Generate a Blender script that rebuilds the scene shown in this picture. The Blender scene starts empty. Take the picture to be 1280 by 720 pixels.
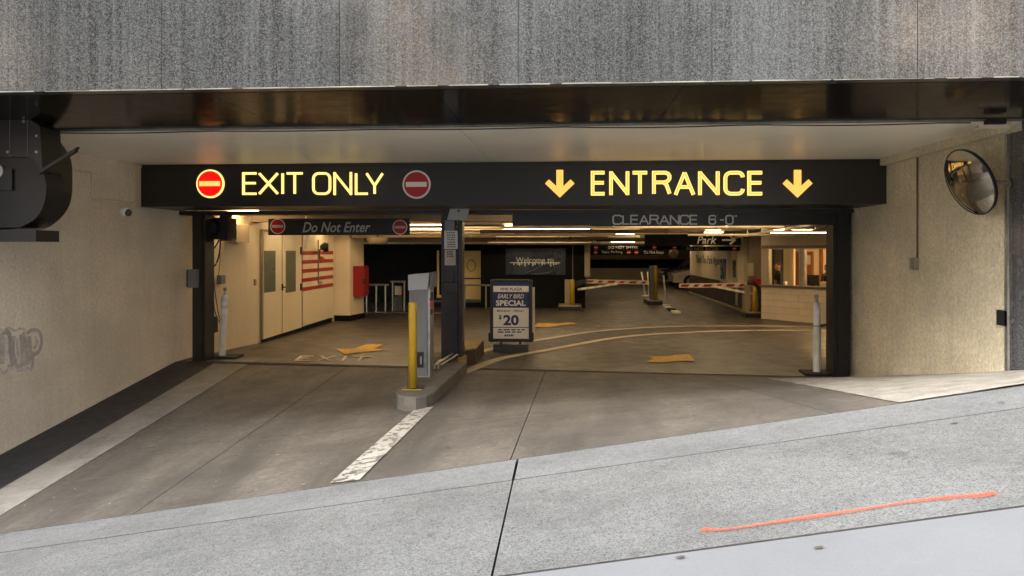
import bpy, bmesh, math, random
from mathutils import Vector, Matrix
random.seed(7)
SC = bpy.context.scene
COL = SC.collection
PI = math.pi
R = math.radians

# ------------------------------------------------------------------ camera
FPX = 950.0; YAW = math.atan(65/950.0); EYE = 1.65; HOR = 313.0
cam = bpy.data.cameras.new("camera")
cam.sensor_width = 36; cam.lens = FPX/1280*36
cam.shift_y = -(360-HOR)/1280
cam.clip_start = .05; cam.clip_end = 500
camo = bpy.data.objects.new("camera", cam); COL.objects.link(camo)
camo.location = (0, 0, EYE); camo.rotation_euler = (R(90), 0, YAW)
SC.camera = camo

# ------------------------------------------------------------------ world, sun, exposure
W = bpy.data.worlds.new("World"); SC.world = W; W.use_nodes = True
wn = W.node_tree; bg = wn.nodes['Background']
sky = wn.nodes.new('ShaderNodeTexSky'); sky.sky_type = 'NISHITA'; sky.sun_disc = False
SUN_EL, SUN_AZ = R(34), R(214)          # behind the camera, a little to its left
sky.sun_elevation = SUN_EL; sky.sun_rotation = SUN_AZ
sky.air_density = 1.0; sky.dust_density = 4.0; sky.ozone_density = 1.0
hs = wn.nodes.new('ShaderNodeHueSaturation'); hs.inputs['Saturation'].default_value = .35
wn.links.new(sky.outputs[0], hs.inputs['Color']); wn.links.new(hs.outputs[0], bg.inputs['Color'])
bg.inputs['Strength'].default_value = .15
sl = bpy.data.lights.new("sun", 'SUN'); sl.energy = 1.6; sl.angle = R(26); sl.color = (1, .97, .93)
so = bpy.data.objects.new("sun", sl); COL.objects.link(so)
sd = Vector((math.sin(SUN_AZ)*math.cos(SUN_EL), math.cos(SUN_AZ)*math.cos(SUN_EL), math.sin(SUN_EL)))
so.rotation_euler = (-sd).to_track_quat('-Z', 'Y').to_euler(); so.location = (0, -5, 12)
SC.view_settings.view_transform = 'Standard'; SC.view_settings.look = 'None'
SC.view_settings.exposure = 2.7; SC.view_settings.gamma = 1
SC.render.engine = 'CYCLES'
SC.cycles.use_denoising = True
SC.cycles.max_bounces = 10; SC.cycles.diffuse_bounces = 6; SC.cycles.glossy_bounces = 4
SC.cycles.sample_clamp_indirect = 6

# ------------------------------------------------------------------ placing helpers
def ray(px, py):
    a = (px-640)/FPX; v = (HOR-py)/FPX
    return Vector((-math.sin(YAW)+a*math.cos(YAW), math.cos(YAW)+a*math.sin(YAW), v))
def at(px, py, X=None, Y=None, Z=None):
    r = ray(px, py)
    t = X/r.x if X is not None else Y/r.y if Y is not None else (Z-EYE)/r.z
    return Vector((r.x*t, r.y*t, EYE+r.z*t))
def onplane(px, py, p0, n):
    r = ray(px, py); o = Vector((0, 0, EYE)); n = Vector(n)
    t = (Vector(p0)-o).dot(n)/r.dot(n)
    return o+r*t
YF = 5.1            # line of the facade on the ground
YD = 10.45          # trench drain line
def gz(x, y):
    """height of the ground: a street that climbs to the right, warped down to the garage floor"""
    s = .30+.163*x
    d = -.015*(max(-6, min(6, x))+.6)
    if y <= YF: return s
    if y >= YD: return d*max(0, 1-(y-YD)/6)
    k = 1-(y-YF)/(YD-YF)
    return s*k+d*(1-k)
def G(px, py, dz=0):
    """the ground point a pixel of the photograph shows"""
    r = ray(px, py); lo, hi = .5, 80
    f = lambda t: EYE+r.z*t-gz(r.x*t, r.y*t)
    t = lo
    while t < hi and f(t) > 0: t += .05
    a, b = t-.05, t
    for _ in range(30):
        m = (a+b)/2
        if f(m) > 0: a = m
        else: b = m
    return Vector((r.x*b, r.y*b, gz(r.x*b, r.y*b)+dz))

# ------------------------------------------------------------------ material helpers
def nn(nt, typ, **kw):
    n = nt.nodes.new(typ)
    for k, v in kw.items():
        if k in n.inputs: n.inputs[k].default_value = v
        else: setattr(n, k, v)
    return n
def mapped(nt, sx, sy, sz):
    g = nt.nodes.new('ShaderNodeNewGeometry'); m = nt.nodes.new('ShaderNodeMapping')
    m.inputs['Scale'].default_value = (sx, sy, sz)
    nt.links.new(g.outputs['Position'], m.inputs['Vector']); return m.outputs[0]
def noise(nt, vec, scale, detail=4, rough=.55):
    n = nn(nt, 'ShaderNodeTexNoise', Scale=scale, Detail=detail, Roughness=rough)
    nt.links.new(vec, n.inputs['Vector']); return n.outputs['Fac']
def ramp(nt, fac, stops):
    r = nt.nodes.new('ShaderNodeValToRGB'); e = r.color_ramp.elements
    while len(e) < len(stops): e.new(.5)
    for i, (p, c) in enumerate(stops):
        e[i].position = p; e[i].color = (c, c, c, 1) if not isinstance(c, tuple) else (*c, 1)
    nt.links.new(fac, r.inputs[0]); return r.outputs[0]
def mix(nt, a, b, fac, mode='MIX'):
    m = nt.nodes.new('ShaderNodeMix'); m.data_type = 'RGBA'; m.blend_type = mode
    for sock, v in ((m.inputs[6], a), (m.inputs[7], b), (m.inputs[0], fac)):
        if isinstance(v, bpy.types.NodeSocket): nt.links.new(v, sock)
        elif isinstance(v, (tuple, list)): sock.default_value = (*v, 1)
        else: sock.default_value = v
    return m.outputs[2]
MATS = {}
def mat(name, col, rough=.6, metal=0, var=.12, vs=1.3, fine=.08, fs=60, bump=.15, bs=40, streak=0, emit=None, es=1, spec=.5,
        col2=None, stain=0, stain_col=(.02, .018, .015), dist=.01, coat=0, rv=.08, crack=0, pits=0, tyre=0, scr=0):
    m = bpy.data.materials.new(name); m.use_nodes = True; nt = m.node_tree
    b = nt.nodes['Principled BSDF']
    v1 = mapped(nt, 1, 1, 1)
    c = tuple(col)
    hi = tuple(min(1, x*(1+var)) for x in c); lo = tuple(x*(1-var) for x in c)
    if col2: hi = col2
    out = mix(nt, lo, hi, ramp(nt, noise(nt, v1, vs, 5), [(.32, 0), (.68, 1)]))
    if fine:
        f = ramp(nt, noise(nt, v1, fs, 6, .72), [(.36, 1-fine), (.64, 1)])
        out = mix(nt, out, f, 1.0, 'MULTIPLY')
    if streak:
        s = ramp(nt, noise(nt, mapped(nt, 9, 9, .5), 1.6, 5, .65), [(.35, 1-streak), (.65, 1)])
        out = mix(nt, out, s, 1.0, 'MULTIPLY')
    if pits:
        vo = nn(nt, 'ShaderNodeTexVoronoi', Scale=16); nt.links.new(mapped(nt, 1, 1, .55), vo.inputs['Vector'])
        pm = ramp(nt, vo.outputs['Distance'], [(.06, 1), (.20, 0)])
        gate_ = ramp(nt, noise(nt, v1, 3.1, 3), [(.45, 0), (.6, pits)])
        out = mix(nt, out, tuple(x*.45 for x in c), mix(nt, (0, 0, 0), pm, gate_))
    if tyre:
        t_ = ramp(nt, noise(nt, mapped(nt, 1.1, .16, 1), 1.7, 6, .62), [(.42, 0), (.70, tyre)])
        out = mix(nt, out, tuple(x*.35 for x in c), t_)
        t2 = ramp(nt, noise(nt, mapped(nt, .5, 7, 1), 3.2, 5, .7), [(.62, 0), (.72, .35)])
        out = mix(nt, out, tuple(min(1, x*1.7) for x in c), t2)
    if crack:
        dv = nt.nodes.new('ShaderNodeVectorMath'); dv.operation = 'ADD'; nz = nn(nt, 'ShaderNodeTexNoise', Scale=2.2, Detail=5); nt.links.new(v1, nz.inputs['Vector'])
        nt.links.new(v1, dv.inputs[0]); nt.links.new(nz.outputs['Color'], dv.inputs[1])
        vo = nn(nt, 'ShaderNodeTexVoronoi', Scale=.42); vo.feature = 'DISTANCE_TO_EDGE'; nt.links.new(dv.outputs[0], vo.inputs['Vector'])
        cm_ = ramp(nt, vo.outputs['Distance'], [(.0015, crack), (.005, 0)])
        out = mix(nt, out, tuple(x*.3 for x in c), cm_)
    if scr:
        vo = nn(nt, 'ShaderNodeTexVoronoi', Scale=6.5); nt.links.new(v1, vo.inputs['Vector'])
        out = mix(nt, out, tuple(min(1, x*3.2) for x in c), ramp(nt, vo.outputs['Distance'], [(.035, scr), (.06, 0)]))
    if stain:
        s = ramp(nt, noise(nt, mapped(nt, 1, .55, 1), .8, 6, .62), [(.45, 0), (.72, stain)])
        out = mix(nt, out, stain_col, s)
    nt.links.new(out, b.inputs['Base Color'])
    b.inputs['Metallic'].default_value = metal
    b.inputs['Specular IOR Level'].default_value = spec
    b.inputs['Coat Weight'].default_value = coat
    rr = ramp(nt, noise(nt, v1, vs*2.3+1, 4), [(.3, max(.02, rough-rv)), (.7, min(1, rough+rv))])
    nt.links.new(rr, b.inputs['Roughness'])
    if bump:
        bn = nn(nt, 'ShaderNodeBump', Strength=bump, Distance=dist)
        nt.links.new(noise(nt, v1, bs, 4, .6), bn.inputs['Height']); nt.links.new(bn.outputs[0], b.inputs['Normal'])
    if emit:
        b.inputs['Emission Color'].default_value = (*emit, 1); b.inputs['Emission Strength'].default_value = es
    MATS[name] = m; return m
def granite(name, dark, light, rough, streaks, bias=.5, scale=95, spec=.5, flake=.55, soil=0):
    m = bpy.data.materials.new(name); m.use_nodes = True; nt = m.node_tree; b = nt.nodes['Principled BSDF']
    v = mapped(nt, 1, 1, 1)
    sp = ramp(nt, noise(nt, v, scale, 2, .8), [(bias-.10, 0), (bias+.10, 1)])
    out = mix(nt, dark, light, sp)
    big = ramp(nt, noise(nt, v, 26, 3, .6), [(.35, .8), (.7, 1)])
    out = mix(nt, out, big, 1.0, 'MULTIPLY')
    vo = nn(nt, 'ShaderNodeTexVoronoi', Scale=scale*.55); nt.links.new(v, vo.inputs['Vector'])
    fl = ramp(nt, vo.outputs['Distance'], [(.10, 1), (.24, 0)])
    out = mix(nt, out, tuple(min(1, x*1.9) for x in light), mix(nt, (0, 0, 0), fl, flake))
    if soil:
        so_ = ramp(nt, noise(nt, mapped(nt, 1, 1.4, 1), 1.1, 7, .68), [(.40, 1), (.68, .74)])
        out = mix(nt, out, so_, 1.0, 'MULTIPLY')
        sp2 = ramp(nt, noise(nt, v, 4.5, 2, .5), [(.70, 1), (.76, .72)])
        out = mix(nt, out, sp2, 1.0, 'MULTIPLY')
    if streaks:
        s = ramp(nt, noise(nt, mapped(nt, 15, 15, .25), 1.5, 6, .7), [(.40, 0), (.72, streaks)])
        out = mix(nt, out, (.30, .315, .34), s)
        s2 = ramp(nt, noise(nt, mapped(nt, 2.2, 2.2, .3), 1.3, 4, .6), [(.4, 1), (.7, .72)])
        out = mix(nt, out, s2, 1.0, 'MULTIPLY')
    nt.links.new(out, b.inputs['Base Color'])
    rr = ramp(nt, noise(nt, v, 6, 4), [(.3, rough*.7), (.7, rough*1.3)])
    nt.links.new(rr, b.inputs['Roughness']); b.inputs['Specular IOR Level'].default_value = spec
    return m
def worn(name, paint, under, lo=.42, hi=.55, sc=14, rough=.7):
    m = bpy.data.materials.new(name); m.use_nodes = True; nt = m.node_tree; b = nt.nodes['Principled BSDF']
    v = mapped(nt, 1, 1, 1)
    f = ramp(nt, noise(nt, v, sc, 6, .72), [(lo, 0), (hi, 1)])
    o = mix(nt, under, paint, f)
    g = ramp(nt, noise(nt, v, 2, 4), [(.3, .75), (.7, 1)])
    o = mix(nt, o, g, 1.0, 'MULTIPLY')
    nt.links.new(o, b.inputs['Base Color']); b.inputs['Roughness'].default_value = rough
    return m
def glow(name, col, s):
    m = bpy.data.materials.new(name); m.use_nodes = True; b = m.node_tree.nodes['Principled BSDF']
    b.inputs['Base Color'].default_value = (*[c*.6 for c in col], 1); b.inputs['Roughness'].default_value = .4
    b.inputs['Emission Color'].default_value = (*col, 1); b.inputs['Emission Strength'].default_value = s
    return m

M = {}
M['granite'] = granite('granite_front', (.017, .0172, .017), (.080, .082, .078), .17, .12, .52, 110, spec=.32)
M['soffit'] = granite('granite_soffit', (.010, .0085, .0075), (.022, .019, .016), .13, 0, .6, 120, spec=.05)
M['pier'] = granite('granite_pier', (.035, .036, .038), (.14, .14, .145), .25, .25, .55, 90)
M['sidewalk'] = granite('sidewalk_aggregate', (.085, .087, .085), (.215, .216, .208), .85, 0, .44, 95, spec=.15, flake=.25, soil=1)
M['band'] = granite('sidewalk_band', (.105, .106, .104), (.215, .217, .212), .85, 0, .44, 110, spec=.15, flake=.15, soil=1)
M['stucco_l'] = mat('stucco_left', (.82, .75, .625), .85, var=.12, vs=.8, fine=.22, fs=30, bump=1, pits=.6, bs=28, streak=.06, dist=.012, stain=.42, stain_col=(.42, .375, .30))
M['stucco_r'] = mat('stucco_right', (.86, .76, .54), .85, var=.12, vs=1.1, fine=.36, fs=34, bump=1, pits=.9, bs=36, streak=.09, dist=.01, stain=.45, stain_col=(.34, .31, .24))
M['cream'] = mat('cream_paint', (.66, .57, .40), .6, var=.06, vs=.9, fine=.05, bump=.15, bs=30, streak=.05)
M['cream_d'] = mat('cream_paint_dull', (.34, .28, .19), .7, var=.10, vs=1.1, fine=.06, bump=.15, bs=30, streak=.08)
M['ceil'] = mat('entry_ceiling_paint', (.88, .84, .73), .40, rv=.03, var=.07, vs=.8, fine=.03, bump=.25, bs=3.2, dist=.01)
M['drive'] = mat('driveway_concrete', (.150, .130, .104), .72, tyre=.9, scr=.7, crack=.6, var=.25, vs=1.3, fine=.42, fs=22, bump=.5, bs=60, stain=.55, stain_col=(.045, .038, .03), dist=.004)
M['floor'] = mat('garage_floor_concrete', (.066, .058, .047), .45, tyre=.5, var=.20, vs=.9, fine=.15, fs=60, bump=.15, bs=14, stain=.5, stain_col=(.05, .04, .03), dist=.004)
M['asphalt'] = mat('asphalt_band', (.040, .038, .035), .55, var=.2, vs=2, fine=.3, fs=90, bump=.3, bs=80, dist=.004)
M['gutter'] = mat('pale_road_concrete', (.178, .183, .19), .75, var=.06, vs=1.6, fine=.10, fs=90, bump=.2, bs=70, streak=0, dist=.004)
M['lightstrip'] = mat('pale_kerb_strip', (.25, .232, .20), .75, var=.25, vs=2.4, fine=.25, fs=26, bump=.4, bs=60, stain=.75, stain_col=(.12, .108, .09), crack=.5, scr=.3, dist=.004)
M['tar'] = mat('black_tar_strip', (.022, .022, .024), .7, var=.3, vs=4, fine=.3, fs=70, bump=.3, bs=60)
M['rough_conc'] = mat('rough_broken_concrete', (.34, .31, .26), .85, var=.25, vs=5, fine=.3, fs=36, bump=.9, bs=22, dist=.02, stain=.3, stain_col=(.16, .14, .11))
M['joint'] = mat('joint_dirt', (.05, .047, .043), .95, var=.3, vs=9)
M['caulk'] = mat('weathered_caulk', (.20, .205, .185), .7, var=.35, vs=6, fine=.2, col2=(.26, .26, .20))
M['signblack'] = mat('dark_bronze_metal', (.018, .0155, .013), .36, rv=.02, var=.12, vs=1.2, fine=.05, bump=.04, bs=3, dist=.01)
M['frame'] = mat('dark_blue_grey_paint', (.010, .0105, .0115), .42, rv=.02, var=.2, vs=3, fine=.08, bump=.06, bs=20)
M['black'] = mat('black_plastic', (.014, .014, .015), .4, var=.2, vs=3, bump=.05)
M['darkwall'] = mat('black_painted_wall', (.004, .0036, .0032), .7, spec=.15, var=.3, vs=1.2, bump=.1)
M['darkpaint'] = mat('charcoal_dado_paint', (.045, .045, .047), .5, var=.15, vs=1.5, bump=.1)
M['yellow'] = mat('yellow_safety_paint', (.50, .31, .02), .42, var=.1, vs=4, fine=.06, bump=.06, bs=22, streak=.12)
M['orange'] = worn('orange_arrow_paint', (.66, .39, .03), (.15, .12, .09), .30, .44, 10)
M['orange_f'] = worn('faded_orange_paint', (.42, .22, .04), (.10, .08, .06), .42, .62, 6)
M['linepaint'] = worn('worn_white_line', (.42, .395, .34), (.12, .105, .085), .445, .475, 11)
M['linecream'] = worn('cream_line_paint', (.48, .41, .30), (.12, .1, .08), .30, .42, 9)
M['textpaint'] = worn('worn_floor_lettering', (.72, .64, .50), (.2, .17, .14), .30, .36, 30)
M['fadeyellow'] = worn('faded_yellow_line', (.40, .27, .06), (.1, .08, .06), .35, .6, 8)
M['grey'] = mat('grey_enamel', (.19, .205, .21), .4, var=.08, vs=4, fine=.05, bump=.05, bs=12, streak=.1)
M['greylight'] = mat('pale_grey_enamel', (.42, .45, .45), .45, var=.06, vs=5, bump=.05, streak=.08)
M['steel'] = mat('galvanised_steel', (.42, .42, .40), .35, metal=.8, var=.2, vs=8, bump=.05)
M['railm'] = mat('pale_rail_metal', (.20, .18, .14), .4, metal=.2, var=.1)
M['postw'] = mat('white_post_plastic', (.86, .83, .74), .5, var=.10, vs=6, fine=.06, bump=.05, streak=.14)
M['reflect'] = mat('reflective_tape', (.92, .92, .92), .25, var=.02, bump=0)
M['red'] = mat('red_enamel', (.26, .008, .010), .35, var=.12, vs=4, bump=.04)
M['redpaint'] = mat('red_wall_stripe', (.32, .014, .014), .6, var=.12, vs=3, bump=.05)
M['signred'] = mat('unlit_red_disc', (.44, .010, .014), .35, var=.05, bump=0)
M['offwhite'] = mat('off_white_print', (.86, .82, .74), .5, var=.05, bump=0)
M['signtext'] = mat('grey_sign_letters', (.52, .52, .48), .5, var=.08, bump=0)
M['clear'] = mat('dull_metal_letters', (.60, .60, .56), .4, var=.08, bump=0)
M['navy'] = mat('navy_print', (.022, .030, .12), .5, var=.08, bump=0)
M['paper'] = mat('white_notice_paper', (.62, .62, .60), .6, var=.06, vs=9, bump=.05)
M['ink'] = mat('black_ink', (.02, .02, .022), .6, bump=0)
M['blueink'] = mat('blue_ink', (.02, .10, .25), .6, bump=0)
M['conc'] = mat('island_concrete', (.15, .136, .112), .85, var=.20, vs=5, fine=.25, fs=45, bump=.5, bs=40, dist=.008, stain=.3, stain_col=(.12, .1, .08))
M['rust'] = mat('rusty_brown_side', (.075, .045, .028), .75, var=.45, vs=7, fine=.2, bump=.3, bs=30)
M['grate'] = mat('rusty_drain_iron', (.05, .032, .022), .7, var=.3, vs=12, bump=.2)
M['block'] = mat('cream_block_paint', (.60, .51, .37), .65, var=.07, vs=2.2, fine=.06, bump=.2, bs=50)
M['mortar'] = mat('block_joint', (.42, .35, .24), .8, var=.1)
M['pipe'] = mat('cream_pipe_paint', (.72, .62, .44), .5, var=.15, vs=2, bump=.05)
M['pipe_d'] = mat('brown_pipe', (.14, .10, .065), .6, var=.2, vs=2, bump=.05)
M['doorgreen'] = mat('grey_green_door_glass', (.12, .13, .095), .35, var=.06, bump=0, spec=.4)
M['seam'] = mat('door_gap_shadow', (.26, .20, .13), .8, bump=0)
M['lampbox'] = mat('lamp_housing', (.55, .5, .4), .5, bump=0)
M['tube'] = glow('lit_fluorescent_tube', (1.0, .73, .42), 2.0)
M['tube2'] = glow('lit_warm_tube', (1.0, .66, .31), 8)
M['bay'] = glow('added_bay_glow', (1.0, .73, .42), 1.35)  # for the unseen strips added to light beams and rear wall
M['added_uplight'] = glow('added_uplight_glow', (1.0, .73, .42), 6.0)  # glow added above the lamp housings to brighten ceiling, beams and pipes
M['amber'] = glow('lit_amber_letter', (1.0, .50, .10), .19)
M['amberedge'] = glow('lit_letter_edge', (1.0, .74, .22), .215)
M['litred'] = glow('lit_red_disc', (1.0, .004, .004), .145)
M['litbar'] = glow('lit_yellow_bar', (1.0, .68, .16), .15)
M['litdoor'] = mat('yellow_lit_door', (.62, .42, .13), .55, var=.06, vs=2, bump=.05)  # yellow stands for the light in the doorway and the door gap
M['brown'] = mat('brown_wood_door', (.28, .10, .035), .5, var=.15, vs=5, bump=.05)
M['skin'] = mat('skin', (.42, .24, .16), .55, var=.05, bump=0)
M['jacket'] = mat('dark_plum_jacket', (.045, .030, .035), .8, var=.15, bump=.1)
M['jacket2'] = mat('black_jacket', (.012, .012, .013), .8, var=.15, bump=.1)
M['hair'] = mat('dark_hair', (.02, .014, .01), .7, bump=0)
M['carwhite'] = mat('white_car_paint', (.66, .62, .52), .25, var=.02, bump=0, coat=.6)
M['cardark'] = mat('dark_car_paint', (.03, .03, .034), .22, var=.02, bump=0, coat=.6)
M['rubber'] = mat('rubber', (.015, .015, .015), .8, bump=.05)
M['graff'] = mat('grey_spray_paint', (.46, .43, .395), .75, var=.25, vs=9, fine=.3, fs=40, bump=0)
M['graff2'] = mat('pale_spray_paint', (.60, .57, .52), .75, var=.2, vs=9, fine=.3, fs=40, bump=0)
M['bldg'] = mat('office_stone', (.42, .40, .38), .8, var=.1)
M['bldg2'] = mat('pale_tan_stone', (.42, .38, .34), .8, var=.06)  # plain pale tan stone
M['bglass'] = mat('window_glass_dark', (.05, .06, .07), .15, bump=0)
M['wlit'] = glow('lit_office_window', (1.0, .74, .52), 3.5)
# orange spray marking with soft broken edge
def spraymat():
    m = bpy.data.materials.new('orange_spray_marking'); m.use_nodes = True; nt = m.node_tree; b = nt.nodes['Principled BSDF']
    b.inputs['Base Color'].default_value = (.68, .10, .02, 1); b.inputs['Roughness'].default_value = .7
    uv = nt.nodes.new('ShaderNodeUVMap'); sx = nt.nodes.new('ShaderNodeSeparateXYZ'); nt.links.new(uv.outputs[0], sx.inputs[0])
    n = noise(nt, mapped(nt, 1, 1, 1), 90, 3, .8)
    ad = nn(nt, 'ShaderNodeMath', operation='SUBTRACT'); nt.links.new(sx.outputs[1], ad.inputs[0])   # v = 1 centre, 0 edge
    mm = nn(nt, 'ShaderNodeMath', operation='MULTIPLY'); nt.links.new(n, mm.inputs[0]); mm.inputs[1].default_value = .9
    nt.links.new(mm.outputs[0], ad.inputs[1])
    nt.links.new(ramp(nt, ad.outputs[0], [(0, 0), (.8, .9)]), b.inputs['Alpha'])
    return m
M['spray'] = spraymat()
def mirror():
    m = bpy.data.materials.new('mirror_glass'); m.use_nodes = True; b = m.node_tree.nodes['Principled BSDF']
    b.inputs['Base Color'].default_value = (.66, .64, .60, 1); b.inputs['Metallic'].default_value = 1; b.inputs['Roughness'].default_value = .09
    return m
M['mirror'] = mirror()
def glassmat():
    m = bpy.data.materials.new('booth_glass'); m.use_nodes = True; b = m.node_tree.nodes['Principled BSDF']
    b.inputs['Base Color'].default_value = (.95, .95, .93, 1); b.inputs['Transmission Weight'].default_value = 1
    b.inputs['Roughness'].default_value = 0; b.inputs['IOR'].default_value = 1.08
    return m
M['glass'] = glassmat()

# ------------------------------------------------------------------ object helpers
WM = {}
def tag(o, label=None, cat=None, group=None, kind=None):
    if label: o['label'] = label
    if cat: o['category'] = cat
    if group: o['group'] = group
    if kind: o['kind'] = kind
    return o
def thing(name, label, cat, loc, rz=0, group=None):
    o = bpy.data.objects.new(name, None); COL.objects.link(o); o.empty_display_size = .2
    o.location = loc; o.rotation_euler = (0, 0, rz)
    WM[o.name] = Matrix.Translation(Vector(loc)) @ Matrix.Rotation(rz, 4, 'Z')
    return tag(o, label, cat, group)
def put(name, bm, mats, parent=None, smooth=False, local=False, bevel=0):
    """links a bmesh as ONE mesh object; vertices are in world space unless local"""
    if bevel:
        bmesh.ops.bevel(bm, geom=[e for e in bm.edges if len(e.link_faces) == 2 and e.calc_face_angle(0) > .6], offset=bevel, segments=2, affect='EDGES', profile=.6)
    me = bpy.data.meshes.new(name)
    bmesh.ops.recalc_face_normals(bm, faces=bm.faces)
    bm.to_mesh(me); bm.free()
    for m in (mats if isinstance(mats, (list, tuple)) else [mats]): me.materials.append(M[m] if isinstance(m, str) else m)
    if smooth:
        for p in me.polygons: p.use_smooth = True
    o = bpy.data.objects.new(name, me); COL.objects.link(o)
    if parent is not None:
        o.parent = parent
        if not local: me.transform(WM[parent.name].inverted())
        WM[o.name] = WM[parent.name]
    else:
        xs = [v.co for v in me.vertices]
        c = Vector(((min(v.x for v in xs)+max(v.x for v in xs))/2, (min(v.y for v in xs)+max(v.y for v in xs))/2, min(v.z for v in xs)))
        me.transform(Matrix.Translation(-c)); o.location = c; WM[o.name] = Matrix.Translation(c)
    return o
def NB(): return bmesh.new()
def bx(bm, x0, x1, y0, y1, z0, z1, mi=0):
    v = [bm.verts.new((x, y, z)) for z in (z0, z1) for y in (y0, y1) for x in (x0, x1)]
    for f in ((0, 2, 3, 1), (4, 5, 7, 6), (0, 1, 5, 4), (2, 6, 7, 3), (0, 4, 6, 2), (1, 3, 7, 5)):
        bm.faces.new([v[i] for i in f]).material_index = mi
    return bm
def box(x0, x1, y0, y1, z0, z1): return bx(NB(), x0, x1, y0, y1, z0, z1)
def obx(bm, c, ux, uy, uz, mi=0):
    """box with centre c and half-axis vectors"""
    c, ux, uy, uz = map(Vector, (c, ux, uy, uz))
    v = [bm.verts.new(c+ux*i+uy*j+uz*k) for k in (-1, 1) for j in (-1, 1) for i in (-1, 1)]
    for f in ((0, 2, 3, 1), (4, 5, 7, 6), (0, 1, 5, 4), (2, 6, 7, 3), (0, 4, 6, 2), (1, 3, 7, 5)):
        bm.faces.new([v[i] for i in f]).material_index = mi
    return bm
def prism(bm, pts, ext, mi=0):
    pts = [Vector(p) for p in pts]; ext = Vector(ext)
    a = [bm.verts.new(p) for p in pts]; b = [bm.verts.new(p+ext) for p in pts]
    bm.faces.new(a).material_index = mi; bm.faces.new(b[::-1]).material_index = mi
    n = len(a)
    for i in range(n): bm.faces.new((a[i], b[i], b[(i+1) % n], a[(i+1) % n])).material_index = mi
    return bm
def tube(bm, pts, r, n=10, mi=0, cap=True):
    pts = [Vector(p) for p in pts]; rings = []
    for i, p in enumerate(pts):
        t = (pts[min(i+1, len(pts)-1)]-pts[max(i-1, 0)]).normalized()
        up = Vector((0, 0, 1)) if abs(t.z) < .9 else Vector((1, 0, 0))
        a = t.cross(up).normalized(); b = t.cross(a).normalized()
        rr = r[i] if isinstance(r, (list, tuple)) else r
        rings.append([bm.verts.new(p+a*math.cos(2*PI*k/n)*rr+b*math.sin(2*PI*k/n)*rr) for k in range(n)])
    for i in range(len(rings)-1):
        for k in range(n): bm.faces.new((rings[i][k], rings[i][(k+1) % n], rings[i+1][(k+1) % n], rings[i+1][k])).material_index = mi
    if cap:
        bm.faces.new(rings[0][::-1]).material_index = mi; bm.faces.new(rings[-1]).material_index = mi
    return bm
def lathe(bm, c, prof, n=20, mi=0):
    c = Vector(c)
    return tube(bm, [c+Vector((0, 0, z)) for r, z in prof], [max(r, .001) for r, z in prof], n, mi)
def disc(bm, c, rad, u, v, ext, n=40, mi=0):
    c, u, v = Vector(c), Vector(u), Vector(v)
    return prism(bm, [c+u*math.cos(2*PI*k/n)*rad+v*math.sin(2*PI*k/n)*rad for k in range(n)], ext, mi)
def ribbon(bm, pts, w, org, u, v, ext, closed=False, mi=0):
    """a stroke of width w along 2-D points, laid out on plane org,u,v and extruded by ext"""
    org, u, v, ext = Vector(org), Vector(u), Vector(v), Vector(ext)
    P2 = [Vector((p[0], p[1])) for p in pts]
    P2 = [p for i, p in enumerate(P2) if i == 0 or (p-P2[i-1]).length > 1e-4]
    if closed and (P2[0]-P2[-1]).length < 1e-4: P2.pop()
    n = len(P2); L = []; Rr = []
    for i in range(n):
        a = P2[i-1] if (i > 0 or closed) else None; b = P2[(i+1) % n] if (i < n-1 or closed) else None
        d1 = (P2[i]-a).normalized() if a is not None else None
        d2 = (b-P2[i]).normalized() if b is not None else None
        if d1 is None: d1 = d2
        if d2 is None: d2 = d1
        n1 = Vector((-d1.y, d1.x)); n2 = Vector((-d2.y, d2.x)); m = (n1+n2).normalized()
        k = w/2/max(.35, m.dot(n1))
        L.append(P2[i]+m*k); Rr.append(P2[i]-m*k)
    T = lambda p: org+u*p.x+v*p.y
    Lv = [bm.verts.new(T(p)) for p in L]; Rv = [bm.verts.new(T(p)) for p in Rr]
    Lb = [bm.verts.new(T(p)+ext) for p in L]; Rb = [bm.verts.new(T(p)+ext) for p in Rr]
    for i in range(n if closed else n-1):
        j = (i+1) % n
        for f in ((Lv[i], Rv[i], Rv[j], Lv[j]), (Lb[i], Lb[j], Rb[j], Rb[i]), (Lv[i], Lv[j], Lb[j], Lb[i]), (Rv[i], Rb[i], Rb[j], Rv[j])):
            bm.faces.new(f).material_index = mi
    if not closed:
        bm.faces.new((Lv[0], Lb[0], Rb[0], Rv[0])).material_index = mi
        bm.faces.new((Lv[-1], Rv[-1], Rb[-1], Lb[-1])).material_index = mi
    return bm
def copy_tree(o, parent=None):
    c = o.copy(); COL.objects.link(c); c.parent = parent
    for ch in list(o.children): copy_tree(ch, c)
    return c
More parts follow.
